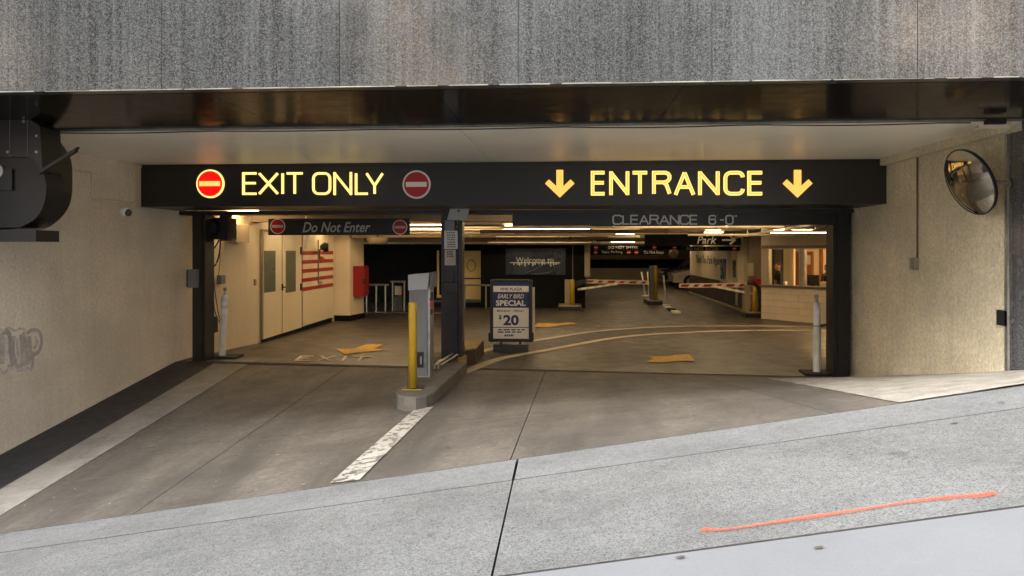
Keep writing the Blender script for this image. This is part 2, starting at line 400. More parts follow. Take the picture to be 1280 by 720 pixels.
def slab(name, corners, mat_, parent, dz=0, nu=6, nv=6, skirt=.03, gap=.004, fn=None):
    """sheet over a bilinear quad of the ground (x,y corners in order), with a skirt at its border"""
    c = [Vector(p) for p in corners]; m = sum(c, Vector((0, 0)))/4
    c = [p+(m-p).normalized()*gap*1.4 for p in c]
    bm = NB(); g = {}
    for i in range(nu+1):
        for j in range(nv+1):
            s, t = i/nu, j/nv
            p = (c[0]*(1-s)+c[1]*s)*(1-t)+(c[3]*(1-s)+c[2]*s)*t
            g[i, j] = bm.verts.new((p.x, p.y, gz(p.x, p.y)+dz+(fn(p.x, p.y) if fn else 0)))
    for i in range(nu):
        for j in range(nv): bm.faces.new((g[i, j], g[i+1, j], g[i+1, j+1], g[i, j+1]))
    ring = [(i, 0) for i in range(nu)]+[(nu, j) for j in range(nv)]+[(i, nv) for i in range(nu, 0, -1)]+[(0, j) for j in range(nv, 0, -1)]
    lo = [bm.verts.new(g[k].co-Vector((0, 0, skirt))) for k in ring]
    for a in range(len(ring)):
        b = (a+1) % len(ring)
        bm.faces.new((g[ring[a]], lo[a], lo[b], g[ring[b]])).material_index = 1
    return put(name, bm, [mat_, 'joint'], parent)
def strip_on_ground(name, pts, ws, mat_, parent=None, dz=.006, label=None, kind=None):
    """paint along ground points (x,y) with widths"""
    bm = NB(); prev = None; uvl = bm.loops.layers.uv.new('UVMap')
    n = len(pts)
    for i in range(n):
        a = Vector(pts[max(i-1, 0)][:2]); b = Vector(pts[min(i+1, n-1)][:2]); d = (b-a).normalized(); nr = Vector((-d.y, d.x))
        w = ws[i] if isinstance(ws, (list, tuple)) else ws; p = Vector(pts[i][:2]); cur = []
        for s in (-1, 0, 1):
            q = p+nr*s*w/2; cur.append(bm.verts.new((q.x, q.y, gz(q.x, q.y)+dz)))
        if prev:
            for k in (0, 1):
                f = bm.faces.new((prev[k], prev[k+1], cur[k+1], cur[k]))
                vals = [abs(k-1), abs(k), abs(k), abs(k-1)]
                for lp, vv in zip(f.loops, vals): lp[uvl].uv = (0, 1-vv)
        prev = cur
    return put(name, bm, mat_, parent)
def poly_on_ground(bm, pix, dz=.008):
    """flat painted polygon on the ground given by photo pixels, subdivided by fan"""
    v = [bm.verts.new(G(x, y, dz)) for x, y in pix]
    bm.faces.new(v); return bm

FONT = {}
def text(s, mat_, org, u, v, height=None, width=None, ext=.004, bold=0, shear=0, name='lettering', parent=None, align='CENTER', kind=None):
    cu = bpy.data.curves.new('t', 'FONT'); cu.body = s; cu.offset = bold; cu.shear = shear; cu.resolution_u = 3
    ob = bpy.data.objects.new('t', cu); COL.objects.link(ob)
    dg = bpy.context.evaluated_depsgraph_get(); me = bpy.data.meshes.new_from_object(ob.evaluated_get(dg))
    bpy.data.objects.remove(ob); bpy.data.curves.remove(cu)
    xs = [w.co.x for w in me.vertices]; ys = [w.co.y for w in me.vertices]
    x0, x1, y0, y1 = min(xs), max(xs), min(ys), max(ys)
    sy = height/(y1-y0) if height else width/(x1-x0); sx = width/(x1-x0) if width else sy
    org, u, v = Vector(org), Vector(u).normalized(), Vector(v).normalized(); nrm = u.cross(v)
    ox = {'CENTER': (x0+x1)/2, 'LEFT': x0, 'RIGHT': x1}[align]
    bm = NB(); bm.from_mesh(me); bpy.data.meshes.remove(me)
    for w in bm.verts: w.co = org+u*(w.co.x-ox)*sx+v*(w.co.y-(y0+y1)/2)*sy+nrm*ext
    if ext > .003:
        r = bmesh.ops.extrude_face_region(bm, geom=list(bm.faces))
        for g in r['geom']:
            if isinstance(g, bmesh.types.BMVert): g.co -= nrm*(ext-.0005)
    o = put(name, bm, mat_, parent)
    if kind: o['kind'] = kind
    return o
# squared letters built from strokes, unit box w x 1 ; each a list of (points, closed)
def arc(cx, cy, r, a0, a1, n=5): return [(cx+r*math.cos(R(a0+(a1-a0)*i/n)), cy+r*math.sin(R(a0+(a1-a0)*i/n))) for i in range(n+1)]
def rrect(w, r): return arc(w-r, r, r, -90, 0)+arc(w-r, 1-r, r, 0, 90)+arc(r, 1-r, r, 90, 180)+arc(r, r, r, 180, 270)
def glyph(ch, w):
    r = .26
    return {
     'E': [([(w, 0), (0, 0), (0, 1), (w, 1)], 0), ([(0, .52), (w*.94, .52)], 0)],
     'X': [([(0, 0), (w, 1)], 0), ([(0, 1), (w, 0)], 0)],
     'I': [([(w/2, 0), (w/2, 1)], 0)],
     'T': [([(0, 1), (w, 1)], 0), ([(w/2, 1), (w/2, 0)], 0)],
     'O': [(rrect(w, r), 1)], '0': [(rrect(w, r), 1)],
     'N': [([(0, -.06), (0, 1.06)], 0), ([(0.0, 1), (w, 0)], 0), ([(w, -.06), (w, 1.06)], 0)],
     'L': [([(0, 1), (0, 0), (w, 0)], 0)],
     'Y': [([(0, 1), (w/2, .40), (w/2, 0)], 0), ([(w, 1), (w/2, .40)], 0)],
     'R': [([(0, 0), (0, 1)]+[(w-.22, 1)]+arc(w-.22, .78, .22, 80, -80)+[(w-.25, .54), (0, .54)], 0), ([(w*.62, .54), (w*.80, .42), (w, 0)], 0)],
     'A': [([(0, -.05), (w*.5, 1)], 0), ([(w*.5, 1), (w, -.05)], 0), ([(w*.18, .32), (w*.82, .32)], 0)],
     'C': [([(w, .22)]+arc(w-.22, .22, .22, 0, -90)+arc(r, r, r, 270, 180)+arc(r, 1-r, r, 180, 90)+arc(w-.22, .78, .22, 90, 0)+[(w, .78)], 0)],
     '6': [([(w, .84)]+arc(w-.2, .8, .2, 0, 90)+arc(r, 1-r, r, 90, 180)+arc(r, r, r, 180, 270)+arc(w-r, r, r, -90, 0)+arc(w-.2, .36, .2, 0, 90)+[(0.05, .56)], 0)],
     '-': [([(0, .5), (w, .5)], 0)],
     "'": [([(w/2, 1), (w/2, .78)], 0)],
    }[ch]
def letter(name, ch, x0, x1, yb, yt, Y, sw, mats, parent, deep=.03, rim=0):
    """one sign letter filling the pixel box on the plane at depth Y, facing the street"""
    a = at(x0, (yb+yt)/2, Y=Y); b = at(x1, (yb+yt)/2, Y=Y); h = at(x0, yt, Y=Y).z-at(x0, yb, Y=Y).z-sw
    wid = b.x-a.x-sw; w = max(.02, wid/h) if ch != 'I' else .01
    base = at(x0, yb, Y=Y); org = Vector((a.x+sw/2 if ch != 'I' else (a.x+b.x)/2, Y, base.z+sw/2))
    bm = NB()
    for pts, cl in glyph(ch, w):
        if rim: ribbon(bm, pts, (sw+rim)/h, org, (h, 0, 0), (0, 0, h), (0, -deep*.7, 0), cl, 1)
        ribbon(bm, pts, (sw-(rim*1.3 if rim else 0))/h, org, (h, 0, 0), (0, 0, h), (0, -deep, 0), cl, 0)
    return put(name, bm, mats, parent)

# ================================================================== THE SETTING
# base ground out to the end of everything
bm = NB(); g = {}
xs = [-40, -12, -8, -6, -5, -4, -3, -2, -1, 0, 1, 2, 3, 4, 5, 6, 8, 12, 40]; ys = [-40, -12, -4, 0, 2, 3, 4, 5.1, 6, 7, 8, 9, 10.45, 12, 14, 16.5, 22, 40, 70]
for i, x in enumerate(xs):
    for j, y in enumerate(ys): g[i, j] = bm.verts.new((x, y, gz(max(-9, min(9, x)), y)-.05))
for i in range(len(xs)-1):
    for j in range(len(ys)-1): bm.faces.new((g[i, j], g[i+1, j], g[i+1, j+1], g[i, j+1]))
tag(put('ground', bm, 'joint'), kind='structure', label='dark bed of the ground under the pavement slabs')

road = thing('road', 'pale smooth concrete roadside slab at the bottom right edge', None, (0, 1, 0)); road['kind'] = 'structure'
a, b = G(640, 718), G(1280, 632)
def yk(x): return a.y+(b.y-a.y)*(x-a.x)/(b.x-a.x)
for x0, x1, y0, y1 in ((-9, 9, -24, -7), (-40, -9, -24, 5.2), (9, 45, -24, 5.2)):
    bm = NB(); q_ = [(x0, y0), (x1, y0), (x1, y1), (x0, y1)]; bm.faces.new([bm.verts.new((x, y, gz(max(-9, min(9, x)), min(y, 5))-.03)) for x, y in q_])
    put('outer_pavement', bm, 'gutter', road)
for x0, x1 in ((-9, -5.4), (-5.4, -1.6), (-1.6, 2.4), (2.4, 9)):
    slab('slab', [(x0, -7), (x1, -7), (x1, yk(x1)), (x0, yk(x0))], 'gutter', road, dz=-.004, nu=3, nv=4, gap=.003)
walk = thing('sidewalk', 'grey speckled aggregate sidewalk climbing to the right', None, (0, 4, 0)); walk['kind'] = 'structure'
y46 = lambda x: 4.62-.004*x
for x0, x1 in ((-9, -4.3), (-4.3, -.31), (-.31, 4.2), (4.2, 9)):
    slab('slab', [(x0, yk(x0)+.004), (x1, yk(x1)+.004), (x1, y46(x1)), (x0, y46(x0))], 'sidewalk', walk, nu=5, nv=5, gap=.0038)
    slab('slab', [(x0, y46(x0)+.010), (x1, y46(x1)+.010), (x1, YF-.006), (x0, YF-.006)], 'band', walk, nu=5, nv=3, gap=.006)
drive = thing('driveway', 'brownish grey concrete driveway apron sloping to the garage door', None, (0, 7, 0)); drive['kind'] = 'structure'
def xl(t): return t
# border lines: left kerb strip from photo points
s0, s1 = G(0, 645), G(315, 453); d0, d1 = G(0, 612), G(268, 454)
def lin(p, q, y): return p.x+(q.x-p.x)*(y-p.y)/(q.y-p.y)
cols = [lambda y: lin(s0, s1, y), lambda y: -3.0+.0*y, lambda y: -.36+.02*(y-5.1), lambda y: 1.75, lambda y: 3.9]
w0, w1 = G(958, 474), G(1112, 502)                      # edge of the rough wedge at the right
ysp = [YF, 6.9, 8.7, YD-.07]
for k in range(3):
    for c0, c1 in zip(cols[:-1], cols[1:]):
        slab('slab', [(c0(ysp[k]), ysp[k]), (c1(ysp[k]), ysp[k]), (c1(ysp[k+1]), ysp[k+1]), (c0(ysp[k+1]), ysp[k+1])], 'drive', drive,
             nu=4, nv=4, gap=.0035)
slab('kerb_strip', [(lin(d0, d1, YF), YF), (lin(s0, s1, YF), YF), (lin(s0, s1, 10.9), 10.9), (lin(d0, d1, 10.9), 10.9)], 'lightstrip', drive, nu=2, nv=12, dz=.003, gap=.002)
slab('tar_strip', [(-5.52, YF), (lin(d0, d1, YF), YF), (lin(d0, d1, 10.9), 10.9), (-5.52, 10.9)], 'tar', drive, nu=2, nv=12, dz=.001, gap=.002)
# rough pale concrete wedge at the foot of the right wall
bm = NB()
A = Vector((w0.x, w0.y)); B = Vector((w1.x, w1.y)); nseg = 16
prev = None
for i in range(nseg+1):
    t = i/nseg; row = []
    e = A.lerp(B, min(1, t*1.0)); e = Vector((A.x+(2.35-A.x)*t, A.y+(YF+.01-A.y)*t)) if False else A.lerp(Vector((B.x+(B.x-A.x)*.0, B.y)), t)
    for j in range(9):
        s = j/8; x = e.x+(3.9-e.x)*s; y = e.y
        row.append(bm.verts.new((x, y, gz(x, y)+.006+(random.uniform(0, .008) if 0 < j < 8 else 0))))
    if prev:
        for j in range(8): bm.faces.new((prev[j], prev[j+1], row[j+1], row[j]))
    prev = row
# continue to the facade line
for i in range(1, 9):
    y = B.y+(YF+.01-B.y)*i/8; row = []
    for j in range(9):
        s = j/8; x = B.x+(3.9-B.x)*s
        row.append(bm.verts.new((x, y, gz(x, y)+.006+(random.uniform(0, .008) if 0 < j < 8 else 0))))
    for j in range(8): bm.faces.new((prev[j], prev[j+1], row[j+1], row[j]))
    prev = row
put('rough_concrete_wedge', bm, 'rough_conc', drive)

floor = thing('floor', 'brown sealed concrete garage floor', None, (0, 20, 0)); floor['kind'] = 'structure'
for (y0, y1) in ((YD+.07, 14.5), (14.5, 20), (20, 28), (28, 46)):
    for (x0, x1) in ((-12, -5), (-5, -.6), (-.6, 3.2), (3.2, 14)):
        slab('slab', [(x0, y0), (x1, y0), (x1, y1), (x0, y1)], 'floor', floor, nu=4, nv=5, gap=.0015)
# trench drain: one channel, frame rails and bars too many to pick apart
drain = thing('trench_drain', 'long rusty iron trench drain grate across the garage doorway', 'drain', (-.8, YD, gz(-.8, YD)))
bm = NB(); bm2 = NB()
for i in range(-53, 38):
    x = i*.1; z0, z1 = gz(x, YD), gz(x+.1, YD)
    for yy in (YD-.065, YD+.055): obx(bm, (x+.05, yy+.005, (z0+z1)/2+.001), (.05, 0, (z1-z0)/2), (0, .006, 0), (0, 0, .006))
for i in range(-176, 124):
    x = i*.03; bx(bm2, x, x+.014, YD-.055, YD+.05, gz(x, YD)-.03, gz(x, YD)+random.uniform(.002, .007))
put('drain_rail', bm, 'grate', drain)['kind'] = 'stuff'
o = put('grate_bar', bm2, 'grate', drain); o['kind'] = 'stuff'

# painted markings on the ground: each its own flat object
def paint(name, label, cat, pts, ws, m, dz=.007):
    return tag(strip_on_ground(name, pts, ws, m, dz=dz), label, cat)
pts = [G(425+(540-425)*t, 604+(510-604)*t) for t in [i/14 for i in range(15)]]
L0, L1, R0, R1 = G(412, 605), G(519, 512), G(449, 601), G(542, 509)
bm = NB(); prev = None
for i in range(15):
    t = i/14; l = L0.lerp(L1, t); r = R0.lerp(R1, t)
    cur = [bm.verts.new((l.x, l.y, gz(l.x, l.y)+.007)), bm.verts.new((r.x, r.y, gz(r.x, r.y)+.007))]
    if prev: bm.faces.new((prev[0], prev[1], cur[1], cur[0]))
    prev = cur
tag(put('lane_line', bm, 'linepaint'), 'worn flaking white lane line running from the sidewalk to the concrete island', 'road marking')
# curved white lines with dark asphalt band between them
up = [(592, 443), (616.6, 436), (652.7, 428.3), (680, 424.4), (735, 415.8), (790, 411), (845, 408.6), (900, 408), (952, 408), (1045, 409)]
lo = [(548, 478), (568, 471), (590, 462), (613, 453), (637, 446.5), (680, 439), (719, 431.5), (758, 424.5), (798, 419.7), (840, 417), (924, 413.8), (1045, 413.5)]
def catmull(p, n=5):
    out = []
    for i in range(len(p)-1):
        a_, b_, c_, d_ = p[max(i-1, 0)], p[i], p[i+1], p[min(i+2, len(p)-1)]
        for k in range(n):
            t = k/n
            out.append(tuple(.5*((2*b_[j])+(-a_[j]+c_[j])*t+(2*a_[j]-5*b_[j]+4*c_[j]-d_[j])*t*t+(-a_[j]+3*b_[j]-3*c_[j]+d_[j])*t**3) for j in range(len(b_))))
    return out+[tuple(p[-1])]
U = [G(x, y) for x, y in catmull(up)]; Lw = [G(x, y) for x, y in catmull(lo)]
tag(strip_on_ground('curved_line', U, .15, 'linecream', dz=.010), 'cream curved line on the garage floor, on the far side of the dark asphalt band', 'floor marking')
tag(strip_on_ground('curved_line', Lw, .17, 'linecream', dz=.010), 'cream curved line on the garage floor, on the near side of the dark asphalt band', 'floor marking')
bm = NB(); prev = None; n = 60
Lw2 = [G(x, y) for x, y in catmull(lo[2:])]
for i in range(n+1):
    def s(P_): f = i/n*(len(P_)-1); k = min(int(f), len(P_)-2); return P_[k].lerp(P_[k+1], f-k)
    p, q = s(U), s(Lw2); cur = []
    for t in (0, .5, 1):
        r_ = p.lerp(q, t); cur.append(bm.verts.new((r_.x, r_.y, gz(r_.x, r_.y)+.0045)))
    if prev:
        for k in (0, 1): bm.faces.new((prev[k], prev[k+1], cur[k+1], cur[k]))
    prev = cur
o = tag(put('asphalt_band', bm, 'asphalt'), 'dark asphalt band between the two curved cream lines', kind='structure')
def mark(name, label, pix, m, cat='floor marking', dz=.012):
    bm = NB(); poly_on_ground(bm, pix, dz); bmesh.ops.triangulate(bm, faces=bm.faces)
    return tag(put(name, bm, m), label, cat)
mark('floor_arrow', 'orange arrow painted on the exit lane floor above the word EXIT', [(418.5, 436.4), (431, 443.8), (447.4, 441.6), (484.7, 438.2), (467, 436.8), (480.7, 430.8), (459.4, 430.8), (440.8, 437)], 'orange')
mark('floor_arrow', 'orange arrow painted on the entrance lane floor just inside the drain', [(806, 453.3), (817, 449.5), (812, 446.5), (838, 446), (843, 444.5), (861, 443.5), (869.5, 452.3), (851, 452), (828, 454)], 'orange')
mark('floor_arrow', 'thin looking orange arrow on the floor right of the price board', [(667, 409), (672, 404.5), (700, 404.8), (712, 403.2), (722, 405), (700, 407.2), (686, 409.5)], 'orange')
mark('floor_arrow', 'faded orange arrow on the ramp between the two barrier posts', [(764, 375), (770, 373.4), (779, 374), (788, 375.4), (776, 377)], 'orange_f')
mark('floor_arrow', 'faded orange arrow beyond the delineator posts near the dado wall', [(846, 376), (853, 374.4), (862, 375), (869, 376.6), (857, 378.2)], 'orange_f')
# word EXIT on the floor, near side up
ex = thing('floor_lettering', 'worn cream word EXIT painted on the exit lane floor', 'floor marking', G(412, 449))
def fl(strokes):
    """each stroke is a pixel segment; steep strokes get a width across, flat ones a width in depth"""
    bm = NB()
    for k, (x0, y0, x1, y1) in enumerate(strokes):
        flat = abs(y1-y0) < .6; wx, wy = (0, .62) if flat else (1.9, 0)
        pix = [(x0-wx, y0-wy), (x0+wx, y0+wy), (x1+wx, y1+wy), (x1-wx, y1-wy)] if not flat else [(x0, y0-wy), (x0, y0+wy), (x1, y1+wy), (x1, y1-wy)]
        bm.faces.new([bm.verts.new(G(x, y, .010+.0005*k)) for x, y in pix])
    put('letter', bm, 'textpaint', ex)['kind'] = 'stuff'
fl([(377, 445.4, 369, 451.6), (378, 445.9, 392, 445.9), (373, 448.4, 387, 448.4), (369, 451.2, 387, 451.2)])
fl([(401, 445.4, 413, 451.8), (419, 445.4, 396, 451.8)])
fl([(433, 445.6, 427, 451.9)])
fl([(441, 446.2, 465, 446.4), (453, 446.2, 448, 452.0)])
# spray mark
sp = [(877, 663), (884, 664), (905, 663.5), (940, 659), (985, 652), (1030, 645.5), (1080, 638), (1130, 630), (1180, 624), (1215, 621), (1246, 618)]
P_ = [G(x, y) for x, y in catmull(sp, 6)]
wd = []
for i in range(len(P_)):
    t = i/(len(P_)-1); wd.append(.022+.014*math.exp(-((t-.03)/.03)**2)+.02*math.exp(-((t-.985)/.02)**2)+.006*math.sin(t*17)+.006*t)
o = strip_on_ground('spray_mark', P_, [w*3.4 for w in wd], 'spray', dz=.007)
tag(o, 'long fluorescent orange spray painted line on the sidewalk', 'spray mark')
P_ = [G(x, y) for x, y in ((1216, 624.5), (1228, 623), (1240, 620.5))]
o2 = strip_on_ground('spray_dab', P_, [.03, .05, .03], 'spray', o, dz=.009)
tag(strip_on_ground('paint_line', [G(x, y) for x, y in catmull([(822, 357), (838, 362), (852, 368), (872, 370.5)])], .12, 'fadeyellow', dz=.008), 'faded yellow line curving on the ramp floor before the parked cars', 'floor marking')
rnd = random.Random(11)
for k, lb in enumerate(('small pale scrap of litter on the exit lane apron, nearest the sidewalk', 'tiny pale scrap on the driveway left of the white line', 'tiny scrap of paper on the driveway near the right wedge', 'small leaf fragment on the driveway below the island')):
    p = G(*((379, 607), (347, 570), (1020, 487), (560, 560))[k]); bm = NB(); a0_ = rnd.uniform(0, 6)
    vs_ = [bm.verts.new((p.x+.02*math.cos(a0_+q*1.3)*rnd.uniform(.6, 1.2), p.y+.018*math.sin(a0_+q*1.3), p.z+.008+.006*rnd.random())) for q in range(5)]
    bm.faces.new(vs_); tag(put('litter_scrap', bm, 'lightstrip' if k < 3 else 'rust'), lb, 'litter')
# gum spots on the road
for (x, y), lb in (((1024, 685.5), 'dark flattened gum spot on the pale road slab, right one'), ((851, 697.5), 'small grey gum spot on the pale road slab, left one'), ((1192, 530), 'small dark gum spot on the sidewalk at the right')):
    p = G(x, y); bm = NB(); k = [random.uniform(.7, 1.2) for _ in range(9)]
    bm.faces.new([bm.verts.new((p.x+.022*k[i]*math.cos(i*2*PI/9), p.y+.011*k[i]*math.sin(i*2*PI/9), gz(p.x, p.y)+.006+.0035*math.cos(i*2*PI/9))) for i in range(9)])
    tag(put('gum_spot', bm, 'drive'), lb, 'gum spot')

# ------------------------------------------------------------------ facade: granite fascia, soffit, piers
ZS = 2.775; YFR = 5.14; YSB = 6.76; YWL = 6.98
fas = thing('granite_fascia', 'speckled grey granite fascia of tall panels above the garage opening', 'building facade', (0, YFR, ZS))
seams = [at(x, 100, Y=YFR).x for x in (202, 424, 648, 890, 1147)]
wdt = 1.28; edges = [seams[0]-2*wdt, seams[0]-wdt]+seams+[seams[-1]+wdt, seams[-1]+2*wdt]
edges = [edges[0]-wdt]+edges
for i in range(len(edges)-1):
    for (z0, z1) in ((ZS, 4.3), (4.305, 6.0), (6.005, 7.8)):
        bm = box(edges[i]+.002, edges[i+1]-.002, YFR+random.uniform(0, .002), YFR+.12, z0, z1-.0)
        put('granite_panel', bm, 'granite', fas, bevel=.002)
bm = box(edges[0], edges[-1], YFR+.02, YFR+.11, ZS+.02, 7.9); put('backing', bm, 'caulk', fas)
# thin ragged mortar line at the drip edge
bm = NB(); x = edges[0]
while x < edges[-1]:
    w = random.uniform(.05, .35); t = random.choice((.002, .003, .005, .007)); bx(bm, x, x+w, YFR-.004-random.uniform(0, .003), YFR+.01, ZS-.003, ZS-.003+t); x += w+random.choice((0, 0, .02, .08))
put('mortar_edge', bm, 'caulk', fas)['kind'] = 'stuff'
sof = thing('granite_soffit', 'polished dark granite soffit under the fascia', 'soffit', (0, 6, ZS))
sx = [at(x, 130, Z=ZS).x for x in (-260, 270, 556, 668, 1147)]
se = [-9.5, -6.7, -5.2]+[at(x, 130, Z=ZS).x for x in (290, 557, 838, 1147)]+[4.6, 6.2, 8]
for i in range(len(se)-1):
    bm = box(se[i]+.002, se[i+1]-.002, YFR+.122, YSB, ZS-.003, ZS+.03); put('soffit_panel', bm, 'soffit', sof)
bm = box(-9.5, 8, YFR+.1, 11, ZS+.04, 8.2); tag(put('building_mass', bm, 'bldg'), 'solid upper part of the building behind the granite fascia', 'building')
# ceiling of the entry bay
ceil = thing('ceiling', 'cream painted ceiling of the entry bay between soffit and lit sign', None, (0, 8.5, ZS)); ceil['kind'] = 'structure'
jx0, jx1 = at(573, 158, Z=ZS).x, at(617, 203, Z=ZS).x
def cpoly(pts): bm = NB(); prism(bm, [(x, y, ZS-.012) for x, y in pts], (0, 0, .04)); return bm
put('ceiling_panel', cpoly([(-5.5, YSB+.03), (jx0-.004, YSB+.03), (jx1-.004, 9.9), (-5.5, 9.9)]), 'ceil', ceil)
put('ceiling_panel', cpoly([(jx0+.004, YSB+.03), (3.9, YSB+.03), (3.9, 9.9), (jx1+.004, 9.9)]), 'ceil', ceil)
bm = box(-5.6, 4.0, YSB+.003, YSB+.022, ZS-.02, ZS+.01); put('edge_trim', bm, 'caulk', ceil)
bm = NB(); tube(bm, [(x, YSB+.06+.01*math.sin(x*3), ZS-.02-.012*abs(math.sin(x*1.9))) for x in [-5+.25*i for i in range(35)]], .006, 6)
tag(put('cable', bm, 'black'), 'thin black cable sagging along the front edge of the entry ceiling', 'cable')

# piers
pr = thing('granite_pier', 'dark granite pier at the right edge of the opening', 'pier', (4.6, 6.1, .8))
zb = 1.1
for (z0, z1) in ((.2, 1.60), (1.604, ZS-.004)):
    bm = box(3.905, 6.5, YFR+.12, YWL-.02, z0, z1); put('granite_panel', bm, 'pier', pr, bevel=.003)
bm = box(3.885, 3.90, YWL-.018, YWL+.02, .2, ZS-.02); put('corner_trim', bm, 'steel', pr)
pl = thing('granite_pier', 'dark granite pier at the left end of the opening, mostly outside the photo', 'pier', (-6.2, 6.1, -.6))
bm = box(-8, -5.52, YFR+.12, YWL-.02, -1.6, ZS-.004); put('granite_panel', bm, 'pier', pl, bevel=.003)

# side walls
lw = thing('stucco_wall', 'beige stucco side wall on the left of the driveway', 'wall', (-5.5, 9, -.4))
put('wall_face', box(-5.8, -5.5, YWL, 10.95, -1.2, ZS+.02), 'stucco_l', lw)
def wpt(px, py, X): return at(px, py, X=X)
rw = thing('stucco_wall', 'yellowish stucco side wall on the right under the convex mirror', 'wall', (3.9, 9, 0))
put('wall_face', box(3.9, 4.2, YWL, 10.8, -.5, ZS+.02), 'stucco_r', rw)
# ledges in the walls at the sign
a = at(1149, 189, X=3.9)
bm = NB(); obx(bm, (3.86, (YSB+9.5)/2, ZS-.055), (.045, 0, 0), (0, (9.5-YSB)/2-.02, 0), (0, 0, .045)); put('cornice_duct', bm, 'stucco_r', rw, bevel=.006)

def conduit(name, pts, r, m, label, cat='conduit', parent=None):
    bm = NB(); tube(bm, pts, r, 8); o = put(name, bm, m, parent, smooth=True)
    return tag(o, label, cat) if parent is None else o
X_ = -5.488
conduit('conduit', [wpt(x, y, X_) for x, y in ((80, 210), (115, 215), (115.2, 216), (115.2, 247), (115.6, 248.5), (168, 254), (240, 264))], .011, 'stucco_l', 'painted conduit stepping down along the left wall to the door frame')
conduit('conduit', [wpt(x, y, X_) for x, y in ((88, 188.5), (162, 202.5), (163, 204), (162.5, 250))], .012, 'stucco_l', 'painted conduit along the top of the left wall, turning down beside the sign box')
bm = box(-5.5, -5.47, at(166, 230, X=-5.5).y, 9.5, 2.2, ZS-.02); put('corner_strip', bm, 'cream', lw)

# outlet conduit at right
X_ = 3.885
p0 = wpt(1146.5, 189, X_); p1 = wpt(1146.5, 325, X_)
oc = thing('outlet_conduit', 'thin vertical conduit with a small metal outlet box on the right wall', 'conduit', (3.885, p1.y, p1.z))
bm = NB(); tube(bm, [p0, p1], .010, 8); put('pipe', bm, 'pipe_d', oc, smooth=True)
b0, b1 = wpt(1144.5, 322, X_), wpt(1144.5, 337, X_)
bm = box(3.84, 3.90, b0.y-.05, b0.y+.05, b1.z, b0.z); put('box', bm, 'steel', oc, bevel=.006)
# small grey wall plate at right
q0, q1 = at(1247, 387, X=3.895), at(1260, 408, X=3.895)
tag(put('wall_plate', box(3.885, 3.90, q1.y, q0.y, q1.z, q0.z), 'frame', bevel=.002), 'small dark grey square patch low on the right wall by the pier', 'wall plate')
# sensor box at ceiling corner
q = at(1243, 156, Z=2.70)
sb = thing('ceiling_sensor', 'small black box on a pale bracket at the top of the right wall', 'sensor', (q.x, q.y, 2.68))
put('housing', box(q.x-.06, q.x+.07, q.y-.05, q.y+.05, 2.70, 2.745), 'black', sb, bevel=.004)
put('bracket', box(q.x-.14, q.x+.10, q.y-.03, q.y+.04, 2.672, 2.697), 'cream', sb, bevel=.003)

# ------------------------------------------------------------------ left black housing
YH = 6.25
def hp(px, py, Y=YH): return at(px, py, Y=Y)
lh = thing('sign_housing', 'large black rounded metal sign housing hanging at the top left', 'sign housing', (hp(40, 230).x, YH, 1.9))
def curve_prof(pts, n=6): return catmull(pts, n)
back = [(-60, 162)]+curve_prof([(40, 158), (58, 163), (74, 176), (85, 192), (90, 207), (90, 242), (84, 262), (70, 278), (52, 287), (20, 288)], 4)+[(-60, 288)]
bm = NB(); prism(bm, [hp(x, y, YH+.57) for x, y in back], (0, -.32, 0)); put('shell', bm, 'signblack', lh)
bm = NB(); pts3 = [hp(x, y, YH+.25) for x, y in back]   # glossy rim band
pf = [(-60, 196)]+curve_prof([(20, 196), (37, 197), (50, 208), (57, 226), (57, 245), (52, 262), (42, 275), (25, 284)], 4)+[(-60, 286)]
prism(bm, [hp(x, y, YH) for x, y in pf], (0, .245, 0)); put('front_drum', bm, 'frame', lh)
bm = NB(); prism(bm, [hp(x, y, YH-.02) for x, y in ((-60, 118), (18, 136), (50, 158), (53, 214), (44, 202), (36, 196.5), (-60, 196.5))], (0, .262, 0)); put('upper_cover', bm, 'signblack', lh, bevel=.004)
bm = NB(); prism(bm, [hp(x, y, YH-.03) for x, y in ((-60, 287), (45, 287.5), (45, 302), (-60, 302))], (0, .3, 0)); put('lower_rail', bm, 'black', lh, bevel=.004)
bm = NB()
for px, py in ((8, 148), (30, 152), (46, 170), (46, 190), (10, 190)):
    c = hp(px, py, YH-.021); disc(bm, c, .012, (1, 0, 0), (0, 0, 1), (0, -.008, 0), 8)
put('bolt', bm, 'steel', lh)['kind'] = 'stuff'
bm = NB()
for px in (12, 34): prism(bm, [hp(px, 140, YH-.0215), hp(px+.5, 140, YH-.0215), hp(px+.5, 196, YH-.0215), hp(px, 196, YH-.0215)], (0, -.0015, 0))
put('panel_seam', bm, 'grey', lh)['kind'] = 'stuff'
bm = NB(); obx(bm, (hp(74, 201, YH-.06)), (hp(97, 187, YH-.06)-hp(52, 215, YH-.06))*.5, (0, .02, 0), (.012, 0, .022)); put('stay_bar', bm, 'frame', lh, bevel=.004)
bm = NB(); c = hp(-3, 214, YH-.012); disc(bm, c, .06, (1, 0, 0), (0, 0, 1), (0, -.02, 0), 28); put('lamp_disc', bm, 'signtext', lh)
bm = NB(); prism(bm, [hp(x, y, YH-.012) for x, y in ((-60, 211), (16, 211), (16, 238), (-60, 238))], (0, -.012, 0)); put('slot', bm, 'black', lh)
bm = NB(); prism(bm, [hp(x, y, YH+.235) for x, y in ((56, 203), (72, 200), (73, 244), (56, 244))], (0, -.012, 0)); put('bronze_plate', bm, mat('bronze_sheet', (.16, .09, .035), .35, metal=.6, var=.3, vs=6), lh)

